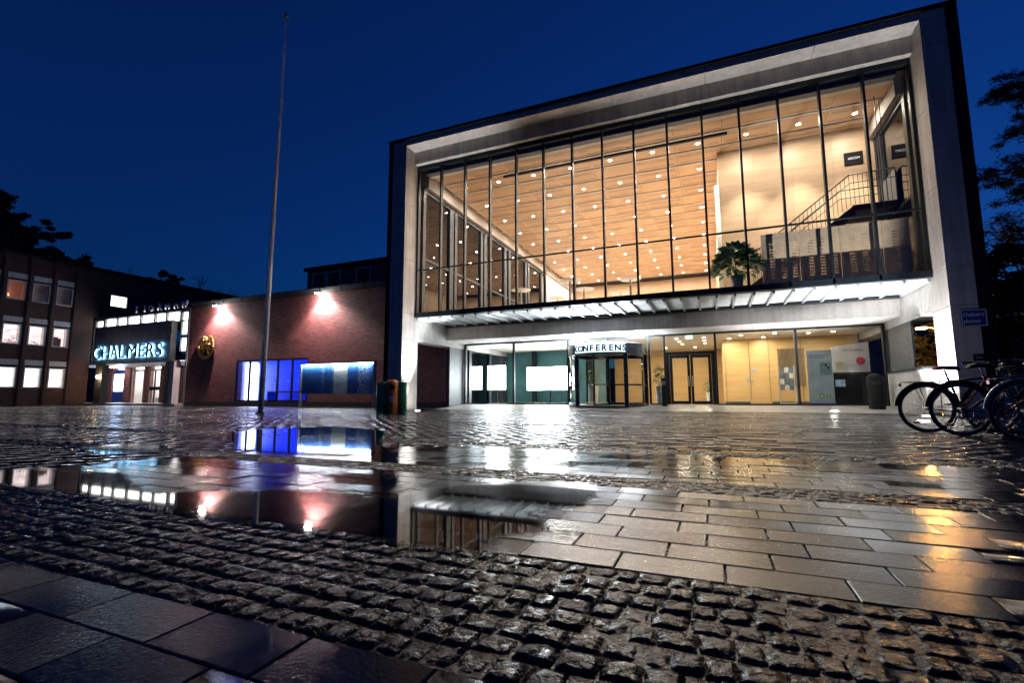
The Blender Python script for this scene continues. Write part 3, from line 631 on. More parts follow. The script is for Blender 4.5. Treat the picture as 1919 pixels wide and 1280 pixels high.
# gilded emblem: wreath with crossed tools
em = thing('wall_emblem', 'gilded oval wreath emblem mounted on the brick wall below the left floodlight', 'emblem', (-29.15, YW-.1, 3.66))
cx_, cz_ = -29.15, 3.66
for i in range(30):
    a = R(112+i*(316/29)); u = (cx_+.66*math.cos(a), cz_+.68*math.sin(a)); tx, tz = -math.sin(a), math.cos(a)
    if i > 14: tx, tz = -tx, -tz
    m = MB()
    for sgn in (-1, 0, 1):
        dx, dz = tx*.13+math.cos(a)*.085*sgn, tz*.13+math.sin(a)*.085*sgn
        m.tube([(u[0]-dx*.3, YW-.07, u[1]-dz*.3), (u[0]+dx*.5, YW-.13, u[1]+dz*.5), (u[0]+dx*1.2, YW-.08, u[1]+dz*1.2)], [.025, .05, .008], 6)
    m.build('wreath_leaf', M_GOLD, em, True)
for pts, r in (([(-.28, -.46), (-.12, -.1), (0, .25)], .05), ([(.28, -.46), (.12, -.1), (0, .25)], .05), ([(-.40, .10), (0, .14), (.40, .10)], .075), ([(-.34, -.10), (0, -.02), (.34, -.10)], .06), ([(0, .1), (0, .4), (0, .62)], .085), ([(-.14, .2), (-.24, .42), (-.34, .52)], .05), ([(.14, .2), (.24, .42), (.34, .52)], .05), ([(-.42, -.18), (-.2, .02), (.1, .22)], .04), ([(.42, -.18), (.2, .02), (-.1, .22)], .04)):
    MB().tube([(cx_+q[0], YW-.12, cz_+q[1]) for q in pts], [r*1.0, r*1.35, r*.9], 8).build('crest_bar', M_GOLD, em, True)
# notice board
nb = thing('notice_board', 'lit blue campus notice board on steel posts before the brick wall', 'notice board', (-18.5, 19.4, 0))
YB = 19.35; k = YB/20
M_NB = None
def nbmat(name, bgc, fg, kind):
    m, t, b, N, L = nodes(name); ge = N.new('ShaderNodeNewGeometry')
    if kind == 'text':
        n = noise(N, L, 1, 2, stretch=(16, 1, 32)); n2 = noise(N, L, 1, 0, stretch=(2.2, 1, .001)); 
        mu = N.new('ShaderNodeMath'); mu.operation = 'MULTIPLY'; L.new(ramp(N, L, n, [(.52, 0.0), (.56, 1.0)]), mu.inputs[0]); L.new(ramp(N, L, n2, [(.42, 0.15), (.5, 1.0)]), mu.inputs[1]); f = mu.outputs[0]
    else:
        v = N.new('ShaderNodeTexVoronoi'); v.inputs['Scale'].default_value = 9; L.new(ge.outputs['Position'], v.inputs['Vector']); f = ramp(N, L, v.outputs['Distance'], [(.20, 1.0), (.26, 0.0)])
    mx = N.new('ShaderNodeMix'); mx.data_type = 'RGBA'; L.new(f, mx.inputs[0]); mx.inputs[6].default_value = (*bgc, 1); mx.inputs[7].default_value = (*fg, 1)
    L.new(mx.outputs[2], b.inputs['Base Color']); b.inputs['Roughness'].default_value = .3; return m
MT, MM = nbmat('blue_directory_print', (.012, .10, .38), (.5, .62, .8), 'text'), nbmat('campus_map_print', (.62, .72, .70), (.03, .09, .16), 'map')
X0, X1 = -20.45, -15.65; zb, zt = .68, 2.24
fr = MB().box(X0-.06, X1+.12, YB-.1, YB+.06, zt, zt+.09).box(X0-.06, X0, YB-.1, YB+.06, 0, zt).box(X1, X1+.12, YB-.1, YB+.06, 0, zt).build('board_frame', M_ALU, nb)
cuts = [X0, X0+.52, X0+1.05, X0+1.58, X0+2.2, X0+3.1, X0+3.68, X0+4.22, X1]
for i, (a, b_) in enumerate(zip(cuts[:-1], cuts[1:])): box('board_panel', (a+.008, b_-.008, YB, YB+.03, zb, zt-.003), MM if i == 4 else MT, nb)
MB().box(X0+.05, X1-.05, YB-.09, YB-.05, zt-.05, zt-.01).build('light_tube', emit('board_tube', (.85, .95, 1), 60), nb)
o = box('board_glass', (X0, X1, YB-.05, YB-.042, zb, zt-.06), M_GLASS, nb)

# ================================================================== entrance portal with the sign
po = thing('entrance_portal', 'glazed entrance hall with slate sign slab, white clerestory windows and columns', 'building', (-36, 21, 0))
M_PF = simple('portal_frame', (.16, .18, .19), .5); M_LIT = emit('lit_window', (1, .97, .90), 2.4); M_LITP = emit('lit_side_window', (1, .95, .92), 1.9)
MB().box(-41.6, -31.0, 19.95, 20.5, 6.13, 6.30).box(-41.6, -31.0, 20.02, 20.3, 5.45, 5.53).box(-31.15, -31.0, 19.95, 20.3, 0, 6.13).box(-41.65, -41.5, 19.95, 20.3, 2.9, 6.13).build('portal_frame', M_PF, po)
cl = [-40.4, -38.95, -37.75, -36.25, -34.7, -33.45, -32.0]
for i, (a, b_) in enumerate(zip(cl[:-1], cl[1:])):
    w_ = MB().box(a+.0, a+.07, 20.0, 20.12, 5.53, 6.13).box(b_-.07, b_, 20.0, 20.12, 5.53, 6.13).build('clerestory_window', M_PF, po)
    box('pane', (a+.072, b_-.072, 20.05, 20.07, 5.532, 6.128), M_GLASS, w_); box('lit_blind', (a+.072, b_-.072, 20.14, 20.16, 5.532, 6.10), M_LIT, w_)
for a, b_, rows_ in ((-41.45, -40.55, ((2.98, 4.3), (4.42, 6.1))), (-31.85, -31.16, ((3.45, 4.42), (4.52, 6.12)))):
    for z0, z1 in rows_:
        w_ = MB().box(a, b_, 20.0, 20.12, z1-.06, z1).box(a, b_, 20.0, 20.12, z0, z0+.06).box(a, a+.03, 20.0, 20.12, z0+.06, z1-.06).box(b_-.03, b_, 20.0, 20.12, z0+.06, z1-.06).build('side_window', M_PF, po); box('pane', (a+.031, b_-.031, 20.05, 20.07, z0+.061, z1-.061), M_GLASS, w_); box('lit_blind', (a, b_, 20.14, 20.16, z0+.06, z1-.06), M_LITP, w_)
# slate slab of individual stone tiles
sl = box('sign_slab', (-40.6, -32.1, 19.60, 19.93, 2.9, 5.5), M_PLINTH, po)
M_SLT = simple('slate_tile', (.14, .16, .17), .45, 0, .3, 2, .4, 25)
tm = {}
for j in range(6):
    x = -40.6; k = j*.7
    while x < -32.12:
        wd = min([.55, .85, .7, 1.0][int((x*7.3+j*3) % 4)], -32.1-x)
        if wd > .08: o = box('slate_tile', (x+.006, x+wd-.006, 19.565+random.uniform(0, .02), 19.598, 2.9+j*.433+.006, 2.9+(j+1)*.433-.006), M_SLT, sl)
        x += wd
M_HALO = emit('sign_led', (.22, .60, 1.0), 9)
put_text('CHALMERS', -40.45, -32.6, 19.47, 3.20, .86, M_LTR, sl, .03, 0, 'letter', .10)
put_text('CHALMERS', -40.45, -32.6, 19.525, 3.20, .86, M_HALO, sl, .008, 0, 'letter_backlight', .10)
box('soffit', (-44, -31.1, 19.62, 22.4, 2.80, 2.88), M_WHITE, po)
box('roof', (-41.6, -31.0, 20.5, 30, 6.14, 6.3), M_BLACK, po)
for x0, x1, m in ((-39.95, -39.15, M_PLINTH), (-32.3, -31.95, M_PLINTH), (-31.9, -31.45, M_CONC)): box('portal_column', (x0, x1, 19.5, 19.9, 0, 2.797), m, po)
YD = 22.3; kk = YD/24.8
box('portal_floor', (-45, -31, 19.4, 24.5, .0, .12), M_APRON, po)
for x0, x1 in ((-48.93, -47.95), (-46.35, -45.5), (-43.62, -43.05), (-41.45, -40.9), (-40.0, -39.2)): box('brick_pier', (x0*kk, x1*kk, YD-.1, YD+.3, .12, 2.8), M_BRICK_Y, po)
box('glazing_head', (-45, -34.5, YD, YD+.1, 2.5, 2.56), M_PF, po)
for i, (x0, x1) in enumerate(((-49.7, -48.95), (-45.45, -43.66), (-43.0, -41.5), (-40.85, -40.03))):
    w_ = MB().box(x0*kk, x0*kk+.07, YD, YD+.08, .12, 2.8).box(x1*kk-.07, x1*kk, YD, YD+.08, .12, 2.8).build('glazed_door', M_PF, po); box('pane', (x0*kk+.07, x1*kk-.07, YD+.03, YD+.04, .2, 2.5), M_GLASS, w_)
    if i == 2: MB().box(x0*kk+.07, x1*kk-.07, YD, YD+.06, 1.05, 1.3).box(x0*kk+.55, x0*kk+.65, YD, YD+.06, .12, 2.5).build('door_bar', M_BLACK, w_)
ds = box('display_panel', (-47.95*kk, -46.35*kk, YD-.02, YD+.1, .15, 2.6), simple('blue_panel', (.02, .05, .25), .4), po)
box('screen', (-47.8*kk, -46.5*kk, YD-.035, YD-.022, 1.0, 2.3), emit('blue_white_screen', (.55, .70, 1), 7), ds)
ds = box('display_panel', (-38.9*kk+.3, -37.6*kk, YD-.02, YD+.1, .15, 2.6), simple('blue_panel_b', (.02, .05, .25), .4), po)
box('screen', (-38.7*kk+.3, -37.9*kk, YD-.035, YD-.022, 1.0, 2.0), emit('blue_white_screen_b', (.5, .68, 1), 6), ds)
MB().box(-46, -34, 24.6, 24.7, .12, 2.9).box(-46, -34, YD+.3, 24.6, 2.82, 2.86).build('foyer_wall', M_WHITE, po)
for i in range(4): box('ceiling_lamp', (-45+i*2.7, -43.2+i*2.7, 23.2, 23.6, 2.79, 2.815), emit('foyer_lamp%d' % i, (1, .93, .86), 16), po)
MB().box(-40.4, -38.9, 23.6, 24.2, .12, .5).tube([(-40.6, 23.5, 1.9), (-39, 23.5, 1.2)], .025, 6).tube([(-40.6, 23.5, 1.6), (-39, 23.5, .9)], .02, 6).tube([(-39.9, 23.5, .3), (-39.9, 23.5, 1.6)], .02, 6).build('foyer_stair', M_STEEL, po)
MB().lathe([(.001, 2.72), (.22, 2.74), (.24, 2.797)], (-41.5, 21.4, 0), 20).build('soffit_lamp', emit('soffit_lamp', (1, .95, .9), 14), po)
box('doorway_side_wall', (-31.4, -31.0, 20.4, 24.6, 0, 6.1), M_WHITE, po)
# bulkhead lamp on the left column
bl = thing('bulkhead_lamp', 'glowing warm round lamp on the left column of the entrance portal', 'lamp', (-39.3, 19.45, 1.95))
MB().lathe([(.14, 0), (.14, .06), (.0, .06)], (0, 0, 0), 16).build('lamp_base', M_BLACK, bl).rotation_euler = (0, 0, 0)
bl.children[0].matrix_parent_inverse = Matrix.Identity(4)
g = MB().lathe([(.001, -.12), (.08, -.09), (.12, 0), (.08, .09), (.001, .12)], (-39.3, 19.36, 1.95), 14).build('lamp_globe', emit('bulkhead_glass', (1, .62, .28), 60), bl, True)
# bright metal letter shapes along the portal roof
rsx = [(-36.4, 'I'), (-35.5, 'I'), (-34.8, 'O'), (-33.9, 'A'), (-33.1, 'M'), (-32.2, 'M'), (-31.4, 'W')]
rs = thing('roof_letters', 'row of bright bent metal letter shapes along the portal roof edge', 'letters', (-34, 19.9, 6.32))
for x, ch in rsx:
    o = bpy.data.objects.new('metal_letter', glyph(ch, .40, .04, M_SILVER, 0)); link(o, rs); hh = random.uniform(.8, 1.25)
    for v in o.data.vertices: v.co = Vector((x+v.co.x*1.1, 19.82-v.co.z*1.6, 6.31+v.co.y*hh))

# ================================================================== dark brick wing on the left
lb = thing('brick_office_wing', 'dark three-storey brick office wing with lit square windows and pale blind boxes', 'building', (-44, 15, 0))
XW = -41.0; ZR = 9.75
wy = [(13.62, 14.56), (14.88, 15.84), (16.13, 17.08), (17.38, 18.32)]
wz = [(1.15, 2.98), (3.93, 5.73), (6.80, 8.56)]
wl = MB(); ye = [9.0]+[q for a in wy for q in a]+[19.6]
for i in range(0, len(ye), 2): wl.box(XW-.4, XW, ye[i], ye[i+1], 0, ZR)
zs = [0]+[q for a in wz for q in a]+[ZR]
for a, b_ in wy:
    for i in range(0, len(zs), 2): wl.box(XW-.4, XW-.06, a, b_, zs[i], zs[i+1])
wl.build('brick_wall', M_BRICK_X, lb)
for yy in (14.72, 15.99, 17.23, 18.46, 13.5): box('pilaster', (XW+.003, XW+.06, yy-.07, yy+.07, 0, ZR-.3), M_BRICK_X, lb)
def room(name, col, lo, hi):
    m = emit(name, col, 1); t = m.node_tree; N, L = t.nodes, t.links; L.new(ramp(N, L, noise(N, L, 2.2, 3, stretch=(1, 1, 2.5)), [(.35, lo), (.65, hi)]), N['Principled BSDF'].inputs['Emission Strength']); return m
M_LW = [room('bright_room', (1, .97, .94), .5, 1.0), room('pink_white_room', (1, .80, .78), .22, .62), room('dim_room', (.9, .5, .25), .001, .012)]
M_LWF = simple('window_frame_white', (.42, .43, .46), .5)
for r_, (z0, z1) in enumerate(wz):
    for c_, (a, b_) in enumerate(wy):
        wn = MB().box(XW-.15, XW-.05, a+.003, a+.09, z0, z1-.48).box(XW-.15, XW-.05, b_-.09, b_-.003, z0, z1-.48).box(XW-.15, XW-.05, a+.09, b_-.09, z0, z0+.08).box(XW-.15, XW-.05, a+.09, b_-.09, z1-.56, z1-.48).build('window', M_LWF, lb)
        box('blind_box', (XW-.16, XW-.03, a+.003, b_-.003, z1-.36, z1-.02), M_LWF, wn); box('dark_gap', (XW-.2, XW-.12, a+.003, b_-.003, z1-.48, z1-.36), M_BLACK, wn)
        box('pane', (XW-.11, XW-.10, a+.09, b_-.09, z0+.08, z1-.56), M_GLASS, wn)
        box('lit_room', (XW-1.0, XW-.98, a-.1, b_+.1, z0-.1, z1-.4), M_LW[r_], wn)
        MB().box(XW-.98, XW-.4, a-.12, a-.1, z0-.1, z1-.4).box(XW-.98, XW-.4, b_+.1, b_+.12, z0-.1, z1-.4).box(XW-.98, XW-.4, a, b_, z0-.12, z0-.1).box(XW-.98, XW-.4, a, b_, z1-.42, z1-.4).build('room_lining', M_WHITE, wn)
        if r_ == 1 and c_ in (1, 2):
            m = MB()
            for q in range(26):
                p = Vector((XW-.32+random.gauss(0, .05), (a+b_)/2+random.gauss(.05, .14), z0+.13+abs(random.gauss(0, .14)))); d = Vector((random.gauss(0, 1), random.gauss(0, 1), random.gauss(0, 1))).normalized()*.06; e_ = d.cross(Vector((random.gauss(0, 1), .3, 1))).normalized()*.035
                m.quad(p-d, p+e_, p+d, p-e_)
            m.build('sill_plant', M_LEAF, wn)
        if r_ == 1 and c_ == 3: MB().box(XW-.6, XW-.3, a+.2, a+.45, z0+.08, z0+.7).box(XW-.6, XW-.3, a+.5, a+.62, z0+.08, z0+.62).build('shelf_contents', simple('red_folders', (.25, .06, .05), .6), wn)
        if r_ == 2 and c_ == 1: MB().lathe([(.05, 0), (.13, .02), (.08, .18)], (XW-.55, a+.22, z0+.25), 12).build('desk_lamp', emit('orange_lamp', (1, .25, .06), 2.0), wn)
box('eaves', (XW-8, XW+.25, 9.0, 19.7, ZR, ZR+.15), M_BLACK, lb)
uw = MB(); 
uw.box(XW-.4, XW, 19.6, 20.5, 6.35, ZR).box(XW-.4, XW, 21.7, 40, 6.35, ZR).box(XW-.4, XW, 20.5, 21.7, 6.35, 7.25).box(XW-.4, XW, 20.5, 21.7, 8.15, ZR).build('upper_brick_wall', M_BRICK_X, lb)
wn = MB().box(XW-.15, XW-.02, 20.5, 20.57, 7.25, 8.15).box(XW-.15, XW-.02, 21.63, 21.7, 7.25, 8.15).box(XW-.15, XW-.02, 20.57, 21.63, 7.25, 7.30).box(XW-.15, XW-.02, 20.57, 21.63, 8.10, 8.15).build('window', M_PF, lb); box('pane', (XW-.1, XW-.09, 20.571, 21.629, 7.301, 8.099), M_GLASS, wn); box('lit_blind', (XW-.3, XW-.28, 20.5, 21.7, 7.25, 8.15), emit('lit_blind', (.95, 1, .85), 1.1), wn)
box('eaves', (XW-8, XW+.25, 19.7, 40, ZR+.0, ZR+.15), M_BLACK, lb); box('end_wall', (XW-8, XW-.4, 40, 40.3, 0, ZR), M_BRICK_Y, lb)
# penthouse behind the brick hall
ph = thing('penthouse_block', 'dark flat-roofed upper storey with pale window frames behind the brick hall', 'building', (-22, 27, 6.5))
box('wall', (-27.4, -13, 26, 33, 6.4, 9.75), simple('penthouse_wall', (.05, .055, .06), .7), ph); box('roof', (-27.6, -12.8, 25.8, 33, 9.753, 10.0), M_BLACK, ph)
for x in (-26.9, -25.5, -22.85, -20.1):
    wn = MB().box(x, x+.12, 25.95, 26, 8.5, 9.55).box(x+1.2, x+1.32, 25.95, 26, 8.5, 9.55).box(x+.12, x+1.2, 25.95, 26, 9.45, 9.55).build('window', M_LWF, ph); box('pane', (x+.122, x+1.198, 25.97, 25.995, 8.5, 9.448), M_FRAME, wn)

# ================================================================== street furniture
fp = thing('flagpole', 'tall white tapered flagpole standing on the wet paving', 'flagpole', (-13.77, 11.38, 0))
MB().tube([(-13.77, 11.38, 0), (-13.72, 11.38, 4), (-13.66, 11.38, 9), (-13.59, 11.38, 14.15)], [.088, .08, .064, .036], 20).build('pole', M_POLE, fp, True)
MB().lathe([(.001, 14.13), (.06, 14.16), (.085, 14.22), (.06, 14.29), (.001, 14.31)], (-13.59, 11.38, 0), 14).build('finial', M_GOLD, fp, True)
MB().lathe([(.15, 0), (.15, .02), (.10, .04)], (-13.77, 11.38, 0), 20).build('base_collar', M_BLACK, fp); MB().tube([(-13.68, 11.26, 1.3), (-13.63, 11.29, 8), (-13.57, 11.33, 14.1)], .006, 5).tube([(-13.83, 11.28, 2.6), (-13.65, 11.27, 2.45)], .01, 5).build('halyard', M_WHITE, fp)
rb = thing('recycling_bin', 'three-part litter bin with orange front and green rounded sides by the column', 'bin', (-9.59, 12.76, 0))
M_OR, M_GR = simple('orange_plastic', (.55, .16, .03), .3, 0, .12), simple('green_plastic', (.02, .22, .09), .3, 0, .12)
for q in (-1, 1):
    MB().lathe([(.17, 0), (.19, .04), (.19, .96), (.17, 1.0), (.001, 1.0)], (-9.59+q*.30*.8, 12.76+q*.30*.6, 0), 24).build('green_container', M_GR, rb, True)
oc = (-9.59+.08*.6, 12.76-.08*.8)
MB().lathe([(.20, 0), (.215, .04), (.215, .98), (.19, 1.03), (.10, 1.07), (.001, 1.08)], (*oc, 0), 28).build('orange_container', M_OR, rb, True)
fx, fy = oc[0]+.215*.6, oc[1]-.215*.8
MB().tube([(fx-.03, fy+.04, .84), (fx+.006, fy-.008, .84)], .085, 20).build('opening', M_BLACK, rb)
MB().lathe([(.218, .38), (.220, .38), (.220, .56), (.218, .56)], (*oc, 0), 8, R(285), R(325)).build('label', M_WHITE, rb)
for x, yy, z, m in ((4.79, 18.75, 1.2, 0),):
    t = thing('litter_bin', 'tall round black litter bin beside the low concrete wall', 'bin', (x, yy, 0))
    MB().lathe([(.20, .08), (.22, .1), (.23, 1.05), (.225, 1.12), (.14, 1.22), (.001, 1.24)], (x, yy, 0), 24).build('body', M_BLACK, t, True); MB().lathe([(.235, .98), (.235, 1.0)], (x, yy, 0), 24).build('band', M_FRAME, t); box('flap', (x-.11, x+.08, yy-.24, yy-.2, .86, 1.0), M_FRAME, t)
t = thing('door_opener_post', 'slim black post with push plate before the double door', 'post', (-1.78, 19.35, .13)); box('post', (-1.87, -1.69, 19.28, 19.42, .1, 1.22), M_BLACK, t, .01); box('push_plate', (-1.83, -1.73, 19.265, 19.279, .95, 1.1), M_ALU, t)
# in-ground uplights; the two at the columns are added to light their faces
M_UPL = emit('uplight_lens', (1, .97, .9), 60)
for x, yy, z, tgt, pw, lab in ((3.45, 17.95, .047, (3.0, 18.4, 3.6), 480, 'round ground uplight shining before the glass by the black bin'), (3.95, 12.5, .006, (3.3, 16.6, 5.4), 700, 'ground uplight glowing through the wheel of the leftmost bicycle'), (4.95, 15.4, .006, (5.45, 15.5, 10), 950, 'added ground uplight washing the right column behind the bicycles'), (-10.35, 15.35, .006, (-10.8, 15.5, 10), 1050, 'added ground uplight at the foot of the left column behind the litter bin')):
    t = thing('ground_uplight', lab, 'uplight', (x, yy, z)); MB().lathe([(.13, 0), (.13, .012), (.10, .014)], (x, yy, z), 20).build('ring', M_ALU, t); MB().lathe([(.10, .012), (.001, .012)], (x, yy, z), 20).build('lens', M_UPL, t)
    spot('uplight_beam', (x, yy, z+.05), tgt, pw, 34 if yy < 14 else 52 if pw > 1000 else 95, (1, .97, .96), t, .6, .05)
# street lamp beyond the opening
sl_ = thing('street_lamp', 'glowing orange street lamp on a thin pole seen through the right opening', 'street lamp', (11.2, 33, 0))
MB().tube([(11.9, 33, 0), (11.7, 33, 2), (11.45, 33, 4.0), (11.3, 33, 4.2), (10.9, 33, 4.28)], [.06, .05, .045, .04, .035], 10).build('pole', M_STEEL, sl_, True); MB().box(10.5, 11.0, 32.85, 33.15, 4.25, 4.4).build('lamp_head', M_STEEL, sl_, bevel=.03)
MB().box(10.53, 10.95, 32.88, 33.12, 4.17, 4.248).build('lamp_lens', emit('sodium_lens', (1, .42, .07), 70), sl_)
l = bpy.data.lights.new('lamp_light', 'POINT'); l.energy = 380; l.color = (1, .45, .1); l.shadow_soft_size = .2; o = bpy.data.objects.new('lamp_light', l); o.location = (10.75, 33, 4.05); link(o, sl_)
# street name sign on the right column
sg = thing('street_sign', 'blue street name sign with white lettering on right concrete column', 'sign', (5.93, 14.97, 2.4))
M_SBL = simple('sign_blue', (.01, .045, .28), .35, 0, .08); box('plate', (5.67, 6.16, 14.965, 14.995, 2.2, 2.62), M_SBL, sg); MB().box(5.675, 6.155, 14.958, 14.964, 2.205, 2.22).box(5.675, 6.155, 14.958, 14.964, 2.60, 2.615).box(5.675, 5.69, 14.958, 14.964, 2.22, 2.60).box(6.14, 6.155, 14.958, 14.964, 2.22, 2.60).build('border', M_WHITE, sg)
put_text('Chalmers', 5.71, 6.11, 14.962, 2.45, .09, M_WHITE, sg, .003); put_text('platsen', 5.71, 6.03, 14.962, 2.29, .09, M_WHITE, sg, .003)
t = thing('wall_plaque', 'small dark square plaque low on the right concrete column', 'plaque', (5.95, 14.98, 1.5)); box('plate', (5.83, 6.03, 14.975, 14.995, 1.36, 1.52), M_FRAME, t); put_text('Cm', 5.86, 5.99, 14.972, 1.42, .05, M_RAIL, t, .002); box('tab', (5.83, 5.88, 14.98, 14.995, 1.55, 1.59), M_RAIL, t)
t = thing('wall_lamp_niche', 'pale rounded plate low on the lit side of left column', 'wall plate', (-10.86, 15.45, .8)); box('plate', (-10.868, -10.84, 15.38, 15.52, .72, .98), simple('cream_plate', (.62, .52, .36), .4), t, .01)
# company sign inside
t = thing('wall_sign', 'black sign reading ASCOM on pale wood wall above the stair', 'sign', (4.79, 18.86, 8.4)); box('plate', (4.50, 5.04, 18.86, 18.892, 8.40, 8.84), M_BLACK, t); put_text('ASCOM', 4.60, 4.94, 18.857, 8.585, .075, emit('sign_white', (1, 1, 1), .22), t, .002)
t = thing('exit_sign', 'green lit exit sign hanging above the double door', 'sign', (-.84, 20.3, 2.9)); box('housing', (-.98, -.70, 20.3, 20.34, 2.80, 2.94), M_WHITE, t); box('face', (-.97, -.71, 20.292, 20.299, 2.81, 2.93), emit('exit_face', (.25, 1, .6), 1.6), t)
MB().tube([(-.88, 20.29, 2.83), (-.85, 20.29, 2.87), (-.83, 20.29, 2.89)], .006, 5).tube([(-.83, 20.29, 2.89), (-.80, 20.29, 2.85)], .006, 5).box(-.79, -.75, 20.286, 20.291, 2.83, 2.91).build('pictogram', M_WHITE, t)

# ================================================================== inside the glass
M_POT = simple('grey_planter', (.30, .33, .34), .5)
def leafy(name, label, base, pr, ph_, n, rr, hh, ll, cat='potted plant', pm_=None, seed=1):
    r = random.Random(seed); t = thing(name, label, cat, base); x, yy, z = base
    MB().lathe([(pr*.75, 0), (pr, ph_), (pr*.9, ph_), (pr*.88, ph_-.05), (.001, ph_-.05)], base, 20).build('pot', pm_ or M_POT, t, True)
    m = MB()
    for i in range(n):
        a = r.uniform(0, 2*math.pi); q = r.random()**.6; tip = Vector((math.cos(a)*rr*q, math.sin(a)*rr*q, hh*(1-.75*q*q)+r.gauss(0, .06))); st_ = Vector((0, 0, ph_-.05))
        d = Vector((math.cos(a), math.sin(a), r.uniform(-.9, .5))).normalized(); side = d.cross(Vector((0, 0, 1))).normalized()*ll*.33; up_ = Vector((0, 0, ll*.06))
        b0 = Vector(base)+st_+tip; p = [b0, b0+d*ll*.45+side+up_, b0+d*ll, b0+d*ll*.45-side+up_]; mid = b0+d*ll*.5-up_
        m.add([p[0], p[1], mid, p[3], p[2]], [(0,1,2),(0,2,3),(1,4,2),(2,4,3)])
    m.build('leaves', M_LEAF, t)
    sm_ = MB()
    for i in range(7): a = r.uniform(0, 6.28); sm_.tube([(x, yy, z+ph_-.1), (x+rr*.3*math.cos(a), yy+rr*.3*math.sin(a), z+ph_+hh*.4), (x+rr*.6*math.cos(a), yy+rr*.6*math.sin(a), z+ph_+hh*.6)], [.015, .012, .006], 5)
    sm_.build('stems', M_LEAF, t); return t
leafy('potted_plant', 'big leafy green plant in a grey pot behind the upper glass', (.83, 16.45, 3.9), .2, .42, 460, .60, .98, .30, seed=3)
t = leafy('potted_plant', 'tall leafy plant in slim grey planter between revolving door and double door', (-2.05, 20.45, .17), .17, .75, 90, .2, .85, .17, seed=5)
leafy('potted_plant', 'pale conical planter with greenery inside the revolving door', (-5.05, 21.3, .17), .28, .85, 80, .32, .75, .2, pm_=simple('pale_planter', (.5, .5, .47), .5), seed=8)
leafy('potted_plant', 'small white-potted plant behind the right door leaf', (-.2, 21.6, .17), .12, .5, 40, .17, .5, .14, pm_=M_WHITE, seed=9)
for i, (x, yy, h, lab) in enumerate(((-4.79, 16.95, 4.82, 'round white standing table nearest the upper glass, left of middle'), (-4.62, 18.4, 4.80, 'round white standing table just behind the nearest left one'), (-2.66, 17.55, 4.82, 'round white standing table in the middle of the upper hall'), (-3.39, 19.7, 4.80, 'low-looking round white table left of the middle table'), (-6.14, 19.7, 4.80, 'round white table by the white column of the side window'), (-7.0, 17.55, 4.80, 'round white table in front of the left side window'))):
    t = thing('standing_table', lab, 'table', (x, yy, 3.9), 'round tables of the upper hall'); MB().lathe([(.001, -.025), (.38, -.025), (.40, -.01), (.40, 0), (.001, 0)], (x, yy, h), 28).build('table_top', M_WHITE, t, True); MB().tube([(x, yy, 3.92), (x, yy, h-.02)], .035, 10).build('stem', M_ALU, t); MB().lathe([(.28, 0), (.28, .01), (.04, .03)], (x, yy, 3.9), 20).build('foot', M_ALU, t)
t = thing('reception_counter', 'white counter with monitor at the back of the upper hall', 'counter', (-1.2, 24, 3.9)); box('desk', (-1.9, -.5, 23.8, 24.4, 3.9, 5.0), M_WHITE, t); MB().box(-1.3, -1.0, 24.0, 24.04, 5.05, 5.5).box(-1.17, -1.13, 24.0, 24.04, 5.0, 5.05).build('monitor', M_FRAME, t)
M_SCR = emit('glow_screen', (.86, .96, 1), 16)  # bright screens stand in for the diffuse white-cyan glow behind the glass
for x0, x1, lab in ((-9.35, -6.75, 'large white screen standing in for diffuse glow on teal wall left of the revolving door'), (-10.72, -9.72, 'smaller white screen standing in for diffuse glow behind the leftmost glass')):
    yy = 24.3 if x0 > -9.5 else 22.2; t = thing('stand_in_screen', lab, 'screen', ((x0+x1)/2, yy, .9)); box('bezel', (x0-.03, x1+.03, yy, yy+.06, .82, 2.12), M_BLACK, t); box('screen', (x0, x1, yy-.006, yy-.001, .86, 2.08), M_SCR, t); MB().box((x0+x1)/2-.03, (x0+x1)/2+.03, yy, yy+.06, .17, .82).build('stand', M_BLACK, t)
bn = thing('roll_up_banner', 'grey printed banner stand with two yellow roundels behind the right glass', 'banner', (3.6, 20.6, .17))
M_BAN = simple('banner_print', (.28, .36, .37), .5, 0, .15, 2); box('sheet', (3.22, 4.02, 20.6, 20.615, .25, 2.2), M_BAN, bn); box('foot', (3.2, 4.04, 20.5, 20.72, .17, .25), simple('navy_base', (.02, .04, .25), .5), bn)
for x in (3.62, 3.83): MB().tube([(x, 20.598, .50), (x, 20.588, .50)], .075, 20).build('roundel', simple('dark_green', (.05, .14, .10), .5), bn); MB().tube([(x, 20.588, .50), (x, 20.582, .50)], .05, 20).build('yellow_dot', simple('yellow_print', (.55, .5, .08), .5), bn)
pr_ = MB()
for i in range(9): pr_.box(3.3, 3.58+.03*(i % 3), 20.594, 20.599, 1.25+i*.07, 1.265+i*.07)
pr_.box(3.3, 3.9, 20.594, 20.599, 1.98, 2.02).box(3.3, 3.8, 20.594, 20.599, 1.90, 1.94).box(3.62, 3.98, 20.594, 20.599, 1.27, 1.74).build('print', simple('banner_ink', (.12, .20, .22), .5), bn); MB().box(3.78, 3.84, 20.588, 20.593, 1.6, 1.68).box(3.86, 3.92, 20.588, 20.593, 1.5, 1.58).build('print_mark', M_BLACK, bn)
wp_ = thing('info_wall', 'white exhibition panel with a red disc above the dark desk', 'panel', (4.9, 21.5, .17))
MB().add([(4.2, 21.5, 1.4), (5.38, 21.5, 1.4), (5.38, 21.5, 2.53), (4.2, 21.5, 2.38), (4.2, 21.55, 1.4), (5.38, 21.55, 1.4), (5.38, 21.55, 2.53), (4.2, 21.55, 2.38)], [(0,1,2,3),(7,6,5,4),(0,4,5,1),(1,5,6,2),(2,6,7,3),(3,7,4,0)]).build('board', M_WHITE, wp_)
